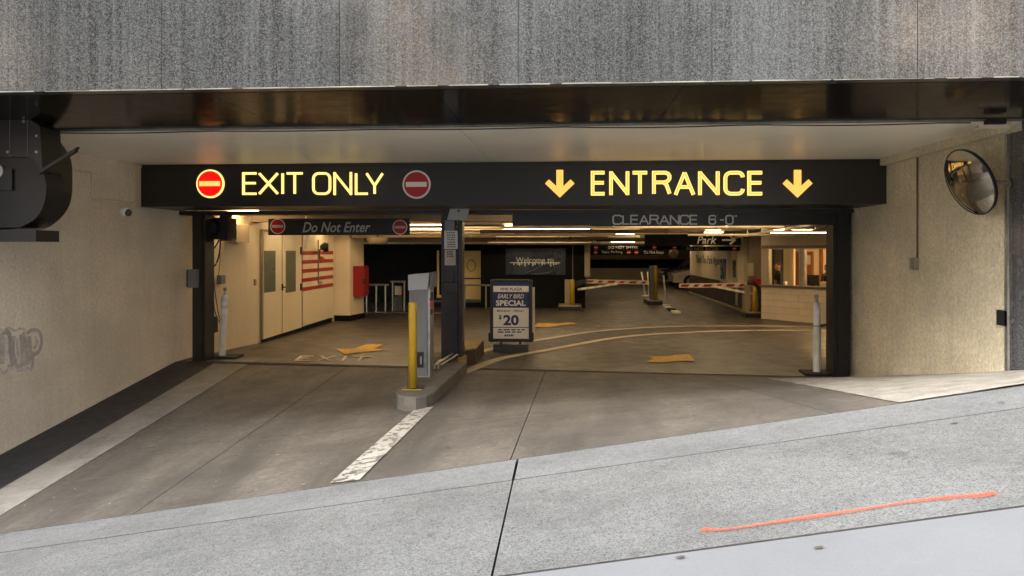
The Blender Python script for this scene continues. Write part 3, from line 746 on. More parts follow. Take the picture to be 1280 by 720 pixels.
# ------------------------------------------------------------------ illuminated sign box
YS = 9.5; z0, z1 = 2.215, ZS-.02
sg = thing('lit_sign_box', 'long dark sign box with glowing EXIT ONLY and ENTRANCE lettering over the garage door', 'illuminated sign', (-.8, YS, z0))
xa, xb = at(171, 230, Y=YS).x, at(1115, 230, Y=YS).x
bm = box(xa, xb, YS, YS+.95, z0, z1-.03); put('sign_body', bm, 'signblack', sg, bevel=.012)
bm = box(xa+.06, xb-.0, YS+.02, YS+.95, z1-.028, z1+.004); put('top_cap', bm, 'black', sg)
bm = NB()
for px in (556, 836, 1000): x = at(px, 255, Y=YS).x; bx(bm, x, x+.006, YS+.05, YS+.9, z0-.004, z0)
put('seam_strip', bm, 'black', sg)['kind'] = 'stuff'
SW = .046
for ch, x0, x1 in (('E', 303.7, 321.8), ('X', 323.5, 348.5), ('I', 351.5, 355.7), ('T', 358, 379.5), ('O', 391, 413.8), ('N', 417.5, 440), ('L', 444.3, 461), ('Y', 457.5, 479.6)):
    letter('letter', ch, x0, x1, 243.4, 215.8, YS-.001, .023, ['amberedge', 'amberedge'], sg, .03, rim=.006)
for ch, x0, x1 in (('E', 739, 757.4), ('N', 762, 786), ('T', 789, 810.6), ('R', 815.5, 838.7), ('A', 842.5, 868.5), ('N', 873, 898.7), ('C', 904.7, 930), ('E', 934.5, 954)):
    letter('letter', ch, x0, x1, 244, 214.3, YS-.001, .034, ['amber', 'amberedge'], sg, .03, rim=.009)
def down_arrow(cx):
    pts = [(cx-4.3, 212.6), (cx+4.3, 212.6), (cx+4.3, 233), (cx+13.5, 224.5), (cx+18.3, 229.5), (cx, 247), (cx-18.3, 229.5), (cx-13.5, 224.5), (cx-4.3, 233)]
    bm = NB(); prism(bm, [at(x, y, Y=YS-.001) for x, y in pts], (0, -.03, 0)); put('arrow', bm, 'amber', sg)
down_arrow(699.8); down_arrow(996.5)
def noentry(cx, cy, r, Y, parent, mr, mw, mring, deep=.02, nm='no_entry_disc'):
    c = at(cx, cy, Y=Y); s = (at(cx+1, cy, Y=Y).x-c.x)
    bm = NB(); disc(bm, c, r*s, (1, 0, 0), (0, 0, 1), (0, -deep, 0)); o = put(nm, bm, mring, parent)
    bm = NB(); disc(bm, c+Vector((0, -deep, 0)), (r*.88)*s, (1, 0, 0), (0, 0, 1), (0, -deep*.4, 0)); put('red_face', bm, mr, o)
    bm = NB(); bx(bm, c.x-r*.74*s, c.x+r*.74*s, c.y-deep*1.9, c.y-deep*1.41, c.z-r*.17*s, c.z+r*.17*s); put('bar', bm, mw, o)
    return o
o = noentry(263.5, 229.8, 17.3, YS-.001, sg, 'litred', 'litbar', 'amberedge'); o['label'] = 'glowing red no entry disc at the left of EXIT ONLY'
o = noentry(521, 230.8, 17.5, YS-.001, sg, 'signred', 'offwhite', 'offwhite'); o['label'] = 'unlit dull red no entry disc at the right of EXIT ONLY'

# ------------------------------------------------------------------ door frame, clearance bar, column
YJ = 10.55
fr = thing('door_frame', 'dark steel frame around the wide garage doorway', 'door frame', (-.8, YJ, 0))
for (x0, x1, l) in ((240.5, 256.5, 0), (1041.5, 1062, 1)):
    a, b = at(x0, 400, Y=YJ).x, at(x1, 400, Y=YJ).x
    put('jamb', box(a, b, YJ, YJ+.28, gz(a, YJ)-.02, 2.2), 'frame' if l else 'signblack', fr, bevel=.006)
    put('jamb_flange', box(a+.05, b-.04, YJ-.025, YJ-.001, gz(a, YJ)-.02, 2.19), 'frame' if l else 'signblack', fr, bevel=.003)
put('lintel', box(-5.5, 3.9, YJ-.02, YJ+.3, 2.16, 2.212), 'signblack', fr, bevel=.004)
q = at(242, 348, Y=YJ-.03)
lb_ = thing('lock_box', 'small grey lock box fixed to the left door jamb', 'lock box', (q.x, YJ, q.z-.13))
put('housing', box(q.x-.07, q.x+.08, YJ-.09, YJ-.028, q.z-.13, q.z+.13), 'grey', lb_, bevel=.006)
put('slot_cover', box(q.x-.075, q.x-.055, YJ-.093, YJ-.03, q.z-.12, q.z+.12), 'black', lb_)
cb = thing('clearance_bar', 'dark clearance bar lettered CLEARANCE 6-0 hanging under the lintel', 'clearance bar', (2, YJ, 2.0))
xa_, xb_ = at(640.5, 275, Y=YJ).x, at(1041, 275, Y=YJ).x
put('bar', box(xa_, xb_, YJ, YJ+.05, at(800, 281.7, Y=YJ).z, 2.158), 'frame', cb, bevel=.004)
LET = 'CLEARANCE'; x = 765.5; wds = [12.2, 9.6, 10.6, 13, 12, 13, 12.2, 12, 10.6]
tot = sum(wds); gap = (872.3-765.5-tot)/8+0
for ch, w in zip(LET, wds):
    letter('letter', ch, x, x+w, 281.0, 268.4, YJ-.001, .020, 'clear', cb, .008); x += w+gap
letter('letter', '6', 885.5, 895.3, 281, 268.6, YJ-.001, .020, 'clear', cb, .008)
letter('mark', "'", 895.2, 898, 271.6, 265.9+2, YJ-.001, .014, 'clear', cb, .008)
letter('letter', '-', 899.3, 905.5, 276.6, 273.2, YJ-.001, .016, 'clear', cb, .008)
letter('letter', '0', 906.5, 917, 281, 268.6, YJ-.001, .020, 'clear', cb, .008)
for xx in (917.6, 919.6): letter('mark', "I", xx, xx+1.4, 271.6, 268.2, YJ-.001, .010, 'clear', cb, .008)

# column between the lanes
xc0, xc1 = at(551.5, 400, Y=YJ-.1).x, at(577.5, 400, Y=YJ-.1).x
col = thing('steel_column', 'dark square steel column standing on the island between the two lanes', 'column', ((xc0+xc1)/2, YJ, .1))
YC = YJ-.1
put('shaft', box(xc0, xc1-.06, YC, YC+.26, .10, 2.214), 'frame', col, bevel=.005)
put('shaft_channel', box(xc1-.058, xc1, YC+.03, YC+.26, .10, 2.214), 'signblack', col, bevel=.005)
# things on the column
def cp(px, py, Y=YC-.002): return at(px, py, Y=Y)
def lines(bm, x0, x1, ytop, ybot, n, Y, seed, fill=.5, cuts=4):
    rnd = random.Random(seed); h = (ybot-ytop)/n
    for i in range(n):
        yy = ytop+(i+.5)*h; x = x0+rnd.uniform(0, .1)*(x1-x0)
        while x < x1:
            w = rnd.uniform(.08, .25)*(x1-x0); xe = min(x+w, x1-rnd.uniform(0, .1)*(x1-x0))
            if xe > x:
                a_, b_ = at(x, yy+h*fill/2, Y=Y), at(xe, yy-h*fill/2, Y=Y); bx(bm, a_.x, b_.x, Y-.0012, Y, a_.z, b_.z)
            x += w+.05*(x1-x0)
n1 = thing('notice', 'white typed notice taped high on the dark column', 'notice', cp(563, 311))
a, b = cp(555.4, 311.2), cp(572.2, 288.3); put('sheet', box(a.x, b.x, YC-.012, YC-.002, a.z, b.z), 'paper', n1, bevel=.001)
bm = NB(); lines(bm, 558, 570, 289.5, 310, 7, YC-.0125, 3, .45); o = put('print', bm, 'ink', n1)
n2 = thing('notice', 'faded beige notice under the white one on the dark column', 'notice', cp(562, 332))
a, b = cp(556, 331.6), cp(569.6, 312.2); put('sheet', box(a.x, b.x, YC-.012, YC-.002, a.z, b.z), mat('aged_paper', (.44, .42, .36), .6, vs=9), n2, bevel=.001)
bm = NB(); lines(bm, 558, 567.5, 313.5, 321.5, 4, YC-.0125, 5, .6); put('print', bm, 'ink', n2)
jb = thing('junction_box', 'grey box above the notices on the dark column', 'box', cp(563, 287.5))
a, b = cp(556.8, 287.8), cp(568.8, 275.5); put('housing', box(a.x, b.x, YC-.06, YC-.002, a.z, b.z), 'grey', jb, bevel=.004)
bm = NB(); tube(bm, [cp(571, 276), cp(572.5, 279, YC-.03), cp(571.5, 283), cp(570, 284)], .006, 6); put('cable', bm, 'greylight', jb, smooth=True)
# tilted reader panel
pn = thing('tilted_panel', 'tilted pale grey metal panel at the top of the dark column over the lintel', 'panel', cp(573, 275))
q4 = [(565.5, 250), (588.8, 251.5), (583.5, 275.3), (558.8, 274.5)]
bm = NB(); prism(bm, [cp(x, y, YC-.30 if k < 2 else YC-.12) for k, (x, y) in enumerate(q4)], (0, .012, -.004)); put('plate', bm, 'greylight', pn, bevel=.003)
bm = NB(); tube(bm, [cp(573.5, 263, YC-.21), cp(568, 268, YC+.01)], .018, 8); tube(bm, [cp(562, 272, YC-.12), cp(560, 263, YC-.05), cp(565, 259, YC)], .005, 6); put('arm', bm, 'black', pn)
# speaker grille box lower on column
ic = thing('intercom', 'black intercom box with a hooded lens on the dark column', 'intercom', cp(564, 362))
a, b = cp(556, 364.5), cp(572.5, 353); put('housing', box(a.x, b.x, YC-.08, YC-.002, a.z, b.z), 'black', ic, bevel=.02)
a, b = cp(558, 352.5), cp(567, 341); put('bracket', box(a.x, b.x, YC-.035, YC-.002, a.z, b.z), 'black', ic, bevel=.006)

# ------------------------------------------------------------------ island
TOP = .17
il = thing('island', 'raised concrete island with rounded nose under the column and payment post', 'traffic island', (-1.7, 9, 0))
nose_l, nose_r = G(494, 498), G(545, 492)
def islpoly(inset=0):
    # outline in world: nose towards street then back to the column
    f = at(520, 491, Z=TOP)
    xl0 = at(494.5, 490, Z=TOP).x; yl = at(494.5, 490, Z=TOP).y
    return xl0, yl
L_a = at(494, 489, Z=TOP); R_a = at(546, 487, Z=TOP); R_b = at(577, 459, Z=TOP); L_b = at(537, 459, Z=TOP)
nose = [L_a.xy+Vector((0, .0)), at(497, 493.5, Z=TOP).xy, at(505, 496, Z=TOP).xy, at(520, 497, Z=TOP).xy, at(533, 494.5, Z=TOP).xy, at(543, 490, Z=TOP).xy, R_a.xy]
y_end = 11.6
def edge(p, q, y): return Vector((p.x+(q.x-p.x)*(y-p.y)/(q.y-p.y), y))
ymid = YD-.5
rbk = edge(R_a, R_b, ymid); lbk = edge(L_a, Vector((-1.98, 10.4)), ymid)
out = nose+[rbk, lbk]
bm = NB()
low = [bm.verts.new((p.x, p.y, gz(p.x, p.y)-.03)) for p in out]; hi_ = [bm.verts.new((p.x, p.y, TOP-.012)) for p in out]
cen = sum(out, Vector((0, 0)))/len(out)
top = [bm.verts.new((p.x+(cen-p).normalized().x*.015, p.y+(cen-p).normalized().y*.015, TOP)) for p in out]
n_ = len(out)
for i in range(n_):
    j = (i+1) % n_; bm.faces.new((low[i], low[j], hi_[j], hi_[i])); bm.faces.new((hi_[i], hi_[j], top[j], top[i]))
bm.faces.new(top)
put('concrete_nose', bm, 'conc', il)
# rusty steel rear half of the island with yellow edge
bm = NB(); p4 = [rbk+Vector((0, .008)), lbk+Vector((0, .008)), Vector((-1.90, 11.05)), Vector((xc1+.0, 11.05))]
prism(bm, [(p.x, p.y, -.05) for p in p4], (0, 0, TOP+.05-.01)); put('rusty_base', bm, 'rust', il)
bm = NB(); prism(bm, [(p.x, p.y, TOP-.009) for p in (p4[0]+Vector((-.01, .02)), p4[0]+Vector((-.11, .02)), p4[3]+Vector((-.13, -.1)), p4[3]+Vector((-.02, -.1)))], (0, 0, .012)); put('yellow_edge', bm, 'fadeyellow', il)
bm = NB()
for (x0, y0, x1, y1) in ((548, 452, 566, 442), (551, 456, 572, 443), (545, 455, 560, 446)):
    p, q = at(x0, y0, Z=TOP+.03), at(x1, y1, Z=TOP+.05); tube(bm, [p, q], .012, 6)
for px, py in ((543, 461), (548, 461), (539, 462)):
    p = at(px, py, Z=TOP); tube(bm, [p, p+Vector((0, 0, .06))], .012, 8)
tag(put('steel_bolt_rods', bm, 'steel'), 'loose steel rods and bolts lying on the island at the foot of the column', 'steel rods', kind=None)
# black yellow block behind the column
p = at(585, 449, Z=0.0)
bb = thing('kerb_block', 'dark rusty kerb block with dusty top behind the right side of the column', 'kerb block', (-1.35, 11.4, 0))
bm = NB(); prism(bm, [(xc1+.01, 10.75, 0), (xc1+.14, 10.85, 0), (xc1+.14, 12.0, 0), (xc1-.2, 12.0, 0)], (0, 0, .22)); put('body', bm, 'rust', bb, bevel=.01)
bm = NB(); prism(bm, [(xc1+.02, 10.80, .221), (xc1+.13, 10.90, .221), (xc1+.13, 11.95, .221), (xc1-.18, 11.95, .221)], (0, 0, .01)); put('top_plate', bm, 'fadeyellow', bb)

# payment post (grey) and yellow bollard
YK = 8.78
ka, kb = at(512, 480, Y=YK), at(538.5, 480, Y=YK)
kx0, kx1 = at(511.5, 420, Y=YK).x, at(534.2, 420, Y=YK).x
kt = at(520, 345, Y=YK).z; 
pp = thing('ticket_post', 'tall grey exit ticket post with a bagged pale head on the island', 'ticket machine', ((kx0+kx1)/2, YK, TOP))
put('shaft', box(kx0, kx1-.004, YK, YK+.30, TOP, kt-.12), 'grey', pp, bevel=.012)
put('side_channel', box(kx1-.002, kx1+.028, YK+.02, YK+.28, TOP, kt-.12), 'steel', pp, bevel=.004)
za, zb_ = at(520, 363, Y=YK-.05).z, at(520, 341.5, Y=YK-.05).z
hx0, hx1 = at(510.2, 350, Y=YK-.05).x, at(536.4, 350, Y=YK-.05).x
bm = NB()
vv = [(hx0, YK-.05, za), (hx1-.02, YK-.05, za+.015), (hx1, YK-.05, zb_), (hx0, YK-.05, zb_-.02)]
prism(bm, vv, (0, .34, 0)); put('bagged_head', bm, 'greylight', pp, bevel=.012)
bm = NB(); prism(bm, [(hx1+.001, YK-.03, za+.02), (hx1+.03, YK+.02, za+.03), (hx1+.045, YK+.02, zb_+.015), (hx1+.012, YK-.03, zb_+.01)], (0, .28, 0)); put('head_hood', bm, 'grey', pp, bevel=.003)
bm = NB(); x = kx1+.029
bx(bm, x-.02, x+.006, YK+.05, YK+.2, at(530, 384.5, Y=YK).z, at(530, 377, Y=YK).z); put('red_label', bm, mat('bright_red_label', (.75, .02, .04), .4, bump=0), pp)
bm = NB(); bx(bm, x-.02, x+.004, YK+.05, YK+.2, at(530, 376.5, Y=YK).z, at(530, 366, Y=YK).z); bx(bm, x-.02, x+.004, YK+.06, YK+.16, at(530, 394, Y=YK).z, at(530, 387, Y=YK).z); put('dark_label', bm, 'ink', pp)
a, b = at(520.8, 459, Y=YK), at(529.5, 440, Y=YK)
put('handle_recess', box(a.x, b.x, YK-.018, YK+.001, a.z, b.z), 'black', pp, bevel=.012)
put('handle', box(b.x-.035, b.x-.018, YK-.030, YK-.012, a.z+.04, b.z-.05), 'steel', pp, bevel=.003)
put('base_flange', box(kx0-.01, kx1+.03, YK-.02, YK+.32, TOP, TOP+.012), 'steel', pp)
pb = at(515.8, 486, Z=TOP); s_ = pb.y
yb = thing('bollard', 'yellow steel bollard in front of the grey ticket post on the island', 'bollard', (pb.x, pb.y, TOP))
zt = at(516, 377.5, Y=pb.y).z; rb_ = .046
bm = NB(); lathe(bm, (pb.x, pb.y, 0), [(rb_, TOP+.012), (rb_, zt-.02), (rb_*.9, zt-.008), (rb_*.6, zt), (.002, zt+.002)], 24); put('pole', bm, 'yellow', yb, smooth=True)
put('base_plate', box(pb.x-.10, pb.x+.11, pb.y-.075, pb.y+.08, TOP-.002, TOP+.013), 'black', yb, bevel=.002)
bm = NB(); bx(bm, pb.x-.10, pb.x+.11, pb.y-.079, pb.y-.0755, TOP+.0, TOP+.009); put('yellow_plate_edge', bm, 'yellow', yb)

# ------------------------------------------------------------------ delineator posts in the doorway
def delineator(px, base_py, top_py, label, basepx, lean=0):
    p = G(px, base_py); H_ = at(px, top_py, Y=p.y).z-p.z; k = H_/1.12
    t = thing('delineator_post', label, 'delineator post', p, 0, 'white delineator posts beside the door jambs')
    r = .050
    top = Vector((lean, 0, H_))
    f = lambda z: p+Vector((lean*z/H_, 0, z))
    bm = NB(); zz = [.03, .06, H_*.80, H_*.805, H_*.84, H_*.87, H_*.90]
    rr = [r, r, r*.97, r*1.02, r*1.0, r*.82, r*.35]
    tube(bm, [f(z) for z in zz], rr, 20); put('pole', bm, 'postw', t, smooth=True)
    for z0, z1 in ((.62, .70), (.745, .80)):
        bm = NB(); tube(bm, [f(H_*z0), f(H_*z1)], r*1.015, 20, cap=False); put('reflective_band', bm, 'reflect', t, smooth=True)
    bm = NB(); tube(bm, [f(H_*.885), f(H_*.93), f(H_*.935), f(H_)], [r*.4, r*.35, r*.2, r*.15], 10)
    obx(bm, f(H_*.97), (r*.5, 0, 0), (0, .01, 0), (0, 0, H_*.022)); put('grip', bm, 'steel', t)
    a_, b_ = at(basepx[0], base_py, Y=p.y).x, at(basepx[1], base_py, Y=p.y).x
    bm = NB(); c_ = (a_+b_)/2; w_ = (b_-a_)/2
    prism(bm, [(c_-w_, p.y-.18, p.z+.002), (c_+w_, p.y-.18, p.z+.002), (c_+w_*.9, p.y+.2, p.z+.002), (c_-w_*.9, p.y+.2, p.z+.002)], (0, 0, .03)); put('rubber_base', bm, 'rubber', t, bevel=.008)
    return t, f, H_
t, fL, hL = delineator(277.5, 447, 359, 'white delineator post by the left door jamb with a rope over it', (256, 300), lean=.05)
t, fR, hR = delineator(1021, 467.5, 367.5, 'white delineator post by the right door jamb with a chain to the frame', (1002, 1041), lean=.0)
# chain to right jamb
bm = NB(); a = fR(hR*.60)+Vector((.05, 0, 0)); b = Vector((at(1041, 390, Y=YJ).x, YJ+.02, at(1041, 394, Y=YJ).z)); n = 12
def torus(bm, c, R1, r, ax, n1=10, n2=5, sc=1.5):
    ax = Vector(ax).normalized(); up = Vector((0, 1, 0)) if abs(ax.y) < .9 else Vector((0, 0, 1)); s = ax.cross(up).normalized()
    pts = [c+ax*math.cos(2*PI*i/n1)*R1*sc+s*math.sin(2*PI*i/n1)*R1 for i in range(n1)]
    tube(bm, pts+[pts[0]], r, n2, cap=False)
for i in range(n):
    t_ = (i+.5)/n; c = a.lerp(b, t_)+Vector((0, 0, -.05*math.sin(t_*PI)))
    torus(bm, c, .011, .004, (b-a).normalized()+Vector((0, 0, .4*(t_-.5))))
tag(put('chain', bm, 'rust'), 'short rusty chain from the right delineator post to the door jamb', 'chain')
bm = NB(); tube(bm, [fR(hR*.598), fR(hR*.606)], .053, 20, cap=False); tag(put('chain_collar', bm, 'rust'), 'rusty wire loop around the right delineator post', 'wire loop')

# ------------------------------------------------------------------ interior: left wall with doors and flag
LWp = [Vector((-5.52, 10.85)), Vector((-5.27, 12.98)), Vector((-5.36, 17.45))]
iw = thing('interior_wall', 'cream painted wall inside the garage on the left', 'wall', (-5.4, 14, 0))
for a, b in ((LWp[0], LWp[1]), (LWp[1], LWp[2])):
    d = (b-a).normalized(); nr = Vector((-d.y, d.x))
    bm = NB(); prism(bm, [(a.x, a.y, -.1), (b.x, b.y, -.1), (b.x+nr.x*.3, b.y+nr.y*.3, -.1), (a.x+nr.x*.3, a.y+nr.y*.3, -.1)], (0, 0, 2.6)); put('wall_face', bm, 'cream', iw)
bm = NB(); prism(bm, [(-6.3, 17.46, 0), (-4.99, 17.46, 0), (-4.86, 18.2, 0), (-6.3, 18.2, 0)], (0, 0, 2.5)); pil = tag(put('wall_pillar', bm, 'cream'), 'cream square pillar at the far end of the left wall', 'pillar')
bm = NB(); prism(bm, [(-5.37, 17.445, 0), (-4.985, 17.445, 0), (-4.845, 18.21, 0), (-6, 18.21, 0)], (0, 0, .13)); put('skirting', bm, 'darkwall', pil)
# helper on second wall segment plane
d2 = (LWp[1]-LWp[2]); d2 = Vector((d2.x, d2.y, 0)).normalized(); n2v = Vector((d2.y, -d2.x, 0))
if n2v.x < 0: n2v = -n2v
def w2(px, py, off=.0): return onplane(px, py, Vector((*LWp[1], 0))+n2v*off, n2v)
def wrect(bm, x0, x1, yt0, yb0, yt1, yb1, off, th):
    """quad on the door wall; left edge at x0 (top yt0, bottom yb0), right edge at x1"""
    prism(bm, [w2(x0, yb0, off), w2(x1, yb1, off), w2(x1, yt1, off), w2(x0, yt0, off)], n2v*th); return bm
def zrect(bm, x0, x1, z0, z1, off, th):
    a, b = w2(x0, 340, off), w2(x1, 340, off)
    prism(bm, [(a.x, a.y, z0), (b.x, b.y, z0), (b.x, b.y, z1), (a.x, a.y, z1)], n2v*th); return bm
zT = w2(350, 296).z
for x0, x1, gx0, gx1, lb, hnd in ((327, 350.5, 330.2, 344, 'left leaf', 0), (351, 375.5, 357.2, 369.3, 'right leaf', 1)):
    a = w2(x0, 340)
    d = thing('door', 'left leaf of the cream double door with a tall grey-green pane' if not hnd else 'right leaf of the cream double door with a tall grey-green pane and lever handle', 'door', (a.x, a.y, 0), 0, 'cream double door leaves')
    put('leaf', zrect(NB(), x0+.3, x1-.3, .10, 1.98, .004, .03), 'cream', d, bevel=.003)
    ztp, zbt = w2(gx0, 313.4).z, w2(gx0, 365.6).z
    put('window', zrect(NB(), gx0, gx1, zbt, ztp, .036, .008), 'doorgreen', d)
    if hnd:
        p = w2(352.5, 359, .035); bm = NB(); obx(bm, p, d2*.02, n2v*.02, (0, 0, .06)); tube(bm, [p+n2v*.03, p+n2v*.04-d2*.10+Vector((0, 0, .0))], .012, 8); put('handle', bm, 'black', d)
bm = NB(); zrect(bm, 325.6, 376.6, 1.985, 2.02, .002, .045); put('door_head', bm, 'seam', iw)
bm = NB(); zrect(bm, 326, 414, -.02, .095, .002, .02); put('dark_skirting', bm, 'darkwall', iw)
bm = NB(); zrect(bm, 350.45, 350.85, .1, 1.98, .003, .005); zrect(bm, 375.6, 376.5, .1, 2.0, .003, .03); zrect(bm, 325.9, 326.9, .1, 2.0, .003, .03); put('door_seam', bm, 'seam', iw)
# wide flush door with flag stripes
a = w2(395, 340)
fd = thing('door', 'wide cream door with red stripes of a flag painted on it', 'door', (a.x, a.y, 0))
put('leaf', zrect(NB(), 377, 415.3, .12, 2.02, .004, .03), 'cream', fd, bevel=.003)
for k in range(5):
    yt, yb_ = w2(377, 313.8+k*11.35).z, w2(377, 318.6+k*11.35).z
    o = put('red_stripe', zrect(NB(), 376.9, 416.4, yb_, yt, .036, .003), 'redpaint', fd)
bm = NB(); p = w2(400, 325, .04)
for z in (w2(376, 312).z, w2(376, 357).z): zrect(bm, 375.3, 376.6, z-.09, z+.05, .036, .02)
put('hinge', bm, 'black', fd)
p0_, p1_ = w2(398, 300, .05), w2(398, 354, .05)
bm = NB(); tube(bm, [p0_, p1_], .012, 6); put('conduit', bm, 'railm', fd)
p = w2(399.5, 353.5, .05); bm = NB(); obx(bm, p, d2*.06, n2v*.02, (0, 0, .035)); obx(bm, p+d2*-.14, d2*.06, n2v*.03, (0, 0, .025)); put('lock', bm, 'steel', fd)
# spotlight / camera on the wall
hl = thing('wall_lamp', 'dark round wall lamp on a bracket above the striped door', 'wall lamp', w2(401, 325))
c = w2(404.5, 308.8, .22); bm = NB(); tube(bm, [c+n2v*.10-d2*.02, c+n2v*.03, c-n2v*.06], [.10, .11, .05], 16); put('head', bm, 'black', hl)
bm = NB(); tube(bm, [w2(399, 312, .05), w2(398.5, 324, .05)], .03, 8); tube(bm, [c, w2(399, 313, .05)], .02, 6); put('bracket', bm, 'black', hl)
c = w2(402.5, 323, .1); bm = NB(); tube(bm, [c-d2*.08, c+d2*.08], .05, 10); put('orange_lens', bm, mat('orange_lens', (.35, .13, .02), .4), hl)
# small switch on first wall segment
d1v = Vector((LWp[1].x-LWp[0].x, LWp[1].y-LWp[0].y, 0)).normalized(); n1v = Vector((d1v.y, -d1v.x, 0))
def w1(px, py, off=0): return onplane(px, py, Vector((*LWp[0], 0))+n1v*off, n1v)
def box1(name, label, cat, px, y0, y1, wpx, th, m, off=.002, bevel=.005):
    a_, b_ = w1(px-wpx/2, y1, off), w1(px+wpx/2, y1, off); zt_ = w1(px, y0, off).z
    bm = NB(); prism(bm, [(a_.x, a_.y, a_.z), (b_.x, b_.y, a_.z), (b_.x, b_.y, zt_), (a_.x, a_.y, zt_)], n1v*th)
    return tag(put(name, bm, m, bevel=bevel), label, cat)
box1('light_switch', 'small dark switch plate on the cream wall beside the double door', 'switch', 318.3, 349, 357, 2.2, .02, 'seam')
box1('junction_box', 'small grey weatherproof socket above the left delineator post', 'box', 274, 344, 355, 6, .07, 'grey')
box1('wall_hatch', 'dark square hatch low on the cream wall behind the left jamb', 'hatch', 264, 396, 417, 11, .04, 'black')
box1('cover_box', 'beige square box beside the door motor at the top left', 'box', 292, 281, 303, 17, .16, 'cream_d')
# door motor
mo = thing('door_motor', 'black roller door motor in the top left corner of the doorway', 'door motor', at(271, 300, Y=10.9))
a, b = at(258, 299, Y=10.9), at(283, 272, Y=10.9)
put('housing', box(a.x, b.x, 10.9, 11.25, a.z, b.z), 'black', mo, bevel=.01)
bm = NB(); c = at(270, 285, Y=10.88); tube(bm, [c+Vector((0, .02, 0)), c-Vector((0, .12, 0))], .08, 16); put('motor_drum', bm, 'frame', mo)
a, b = at(276, 301, Y=10.88), at(286, 268, Y=10.88); put('gear_case', box(a.x, b.x, 10.84, 11.0, a.z, b.z), 'black', mo, bevel=.01)
def cab(label, pts, r=.011, m='black', Y=11.0, name='cable'):
    bm = NB(); tube(bm, [at(x, y, Y=Y) for x, y in catmull(pts, 5)], r, 6); return tag(put(name, bm, m, smooth=True), label, 'cable')
cab('black cable looping below the door motor and back to the jamb', [(276, 300), (274, 318), (270, 330), (264, 335), (257, 334)])
cab('black cable slanting from the motor to the left jamb', [(274, 300), (268, 310), (258, 320)], Y=11.05)
cab('thin grey cord dropping from the motor to the grey socket', [(275, 300), (275, 325), (273, 344)], .007, 'grey')
cab('twisted pull rope hanging from the motor and looped over the left delineator post', [(261, 300), (264, 345), (268, 385), (273, 400), (279, 408), (283, 408)], .008, 'pipe_d', 11.12, 'rope')
cab('second strand of the pull rope hanging below the door motor', [(264, 300), (267, 345), (271, 380), (275, 399), (281, 406)], .007, 'pipe_d', 11.18, 'rope')

# red hose cabinet
p = Vector((-4.86, 17.9, 0)); a, b = at(441, 370, Y=17.7), at(455.5, 332.5, Y=17.7)
rc = thing('hose_cabinet', 'red fire hose cabinet on the side of the cream pillar', 'fire cabinet', (b.x, 17.9, a.z))
put('body', box(a.x+.03, b.x-.004, 17.62, 18.05, a.z, b.z), 'red', rc, bevel=.012)
put('door', box(b.x-.002, b.x+.02, 17.64, 18.03, a.z+.03, b.z-.03), 'red', rc, bevel=.004)
put('handle', box(b.x-.02, b.x+.035, 17.60, 17.64, (a.z+b.z)/2-.06, (a.z+b.z)/2+.05), 'black', rc)
bm = NB(); bx(bm, a.x-.3, a.x+.1, 17.9, 18.0, a.z+.1, b.z-.1)

# ------------------------------------------------------------------ hanging Do Not Enter board
YB = 12.0
dn = thing('hanging_sign', 'black hanging board reading Do Not Enter between two no entry discs', 'sign', at(423, 294, Y=YB))
a, b = at(335.3, 293, Y=YB), at(512, 273.5, Y=YB); zlo = at(423, 293.8, Y=YB).z; zhi = at(423, 273.2, Y=YB).z
put('board', box(a.x, b.x, YB, YB+.05, zlo, zhi), 'black', dn, bevel=.004)
text('Do Not Enter', 'signtext', at(420.5, 284, Y=YB), (1, 0, 0), (0, 0, 1), width=at(463, 284, Y=YB).x-at(378, 284, Y=YB).x, height=.165, bold=.015, shear=.3, ext=.003, parent=dn)
noentry(347.3, 283, 9.4, YB-.001, dn, 'signred', 'signtext', 'offwhite', .006); noentry(500, 284, 9.2, YB-.001, dn, 'signred', 'signtext', 'offwhite', .006)
bm = NB()
for px in (382, 482): x = at(px, 270, Y=YB).x; tube(bm, [(x, YB+.025, zhi), (x, YB+.025, 2.45)], .008, 6)
put('hanger', bm, 'steel', dn)['kind'] = 'stuff'
# Park board
YP = 20.0
pk = thing('hanging_sign', 'dark hanging board reading Park with an arrow pointing right', 'sign', at(870, 306, Y=YP))
a, b = at(806, 306.5, Y=YP), at(926, 293, Y=YP); put('board', box(a.x, b.x, YP, YP+.08, a.z, b.z), 'darkwall', pk, bevel=.004)
text('Park', 'offwhite', at(883.5, 300, Y=YP), (1, 0, 0), (0, 0, 1), width=.50, height=.20, bold=.015, shear=.25, ext=.004, parent=pk)
bm = NB(); ribbon(bm, [(-.17, 0), (.14, 0)], .045, at(911, 300, Y=YP-.001), (1, 0, 0), (0, 0, 1), (0, -.004, 0)); ribbon(bm, [(.03, .11), (.15, 0), (.03, -.11)], .05, at(911, 300, Y=YP-.004), (1, 0, 0), (0, 0, 1), (0, -.004, 0)); put('arrow', bm, 'clear', pk)
bm = NB()
for px in (815, 918): x = at(px, 270, Y=YP).x; tube(bm, [(x, YP+.04, b.z), (x, YP+.04, 2.45)], .012, 6)
put('hanger', bm, 'pipe_d', pk)['kind'] = 'stuff'
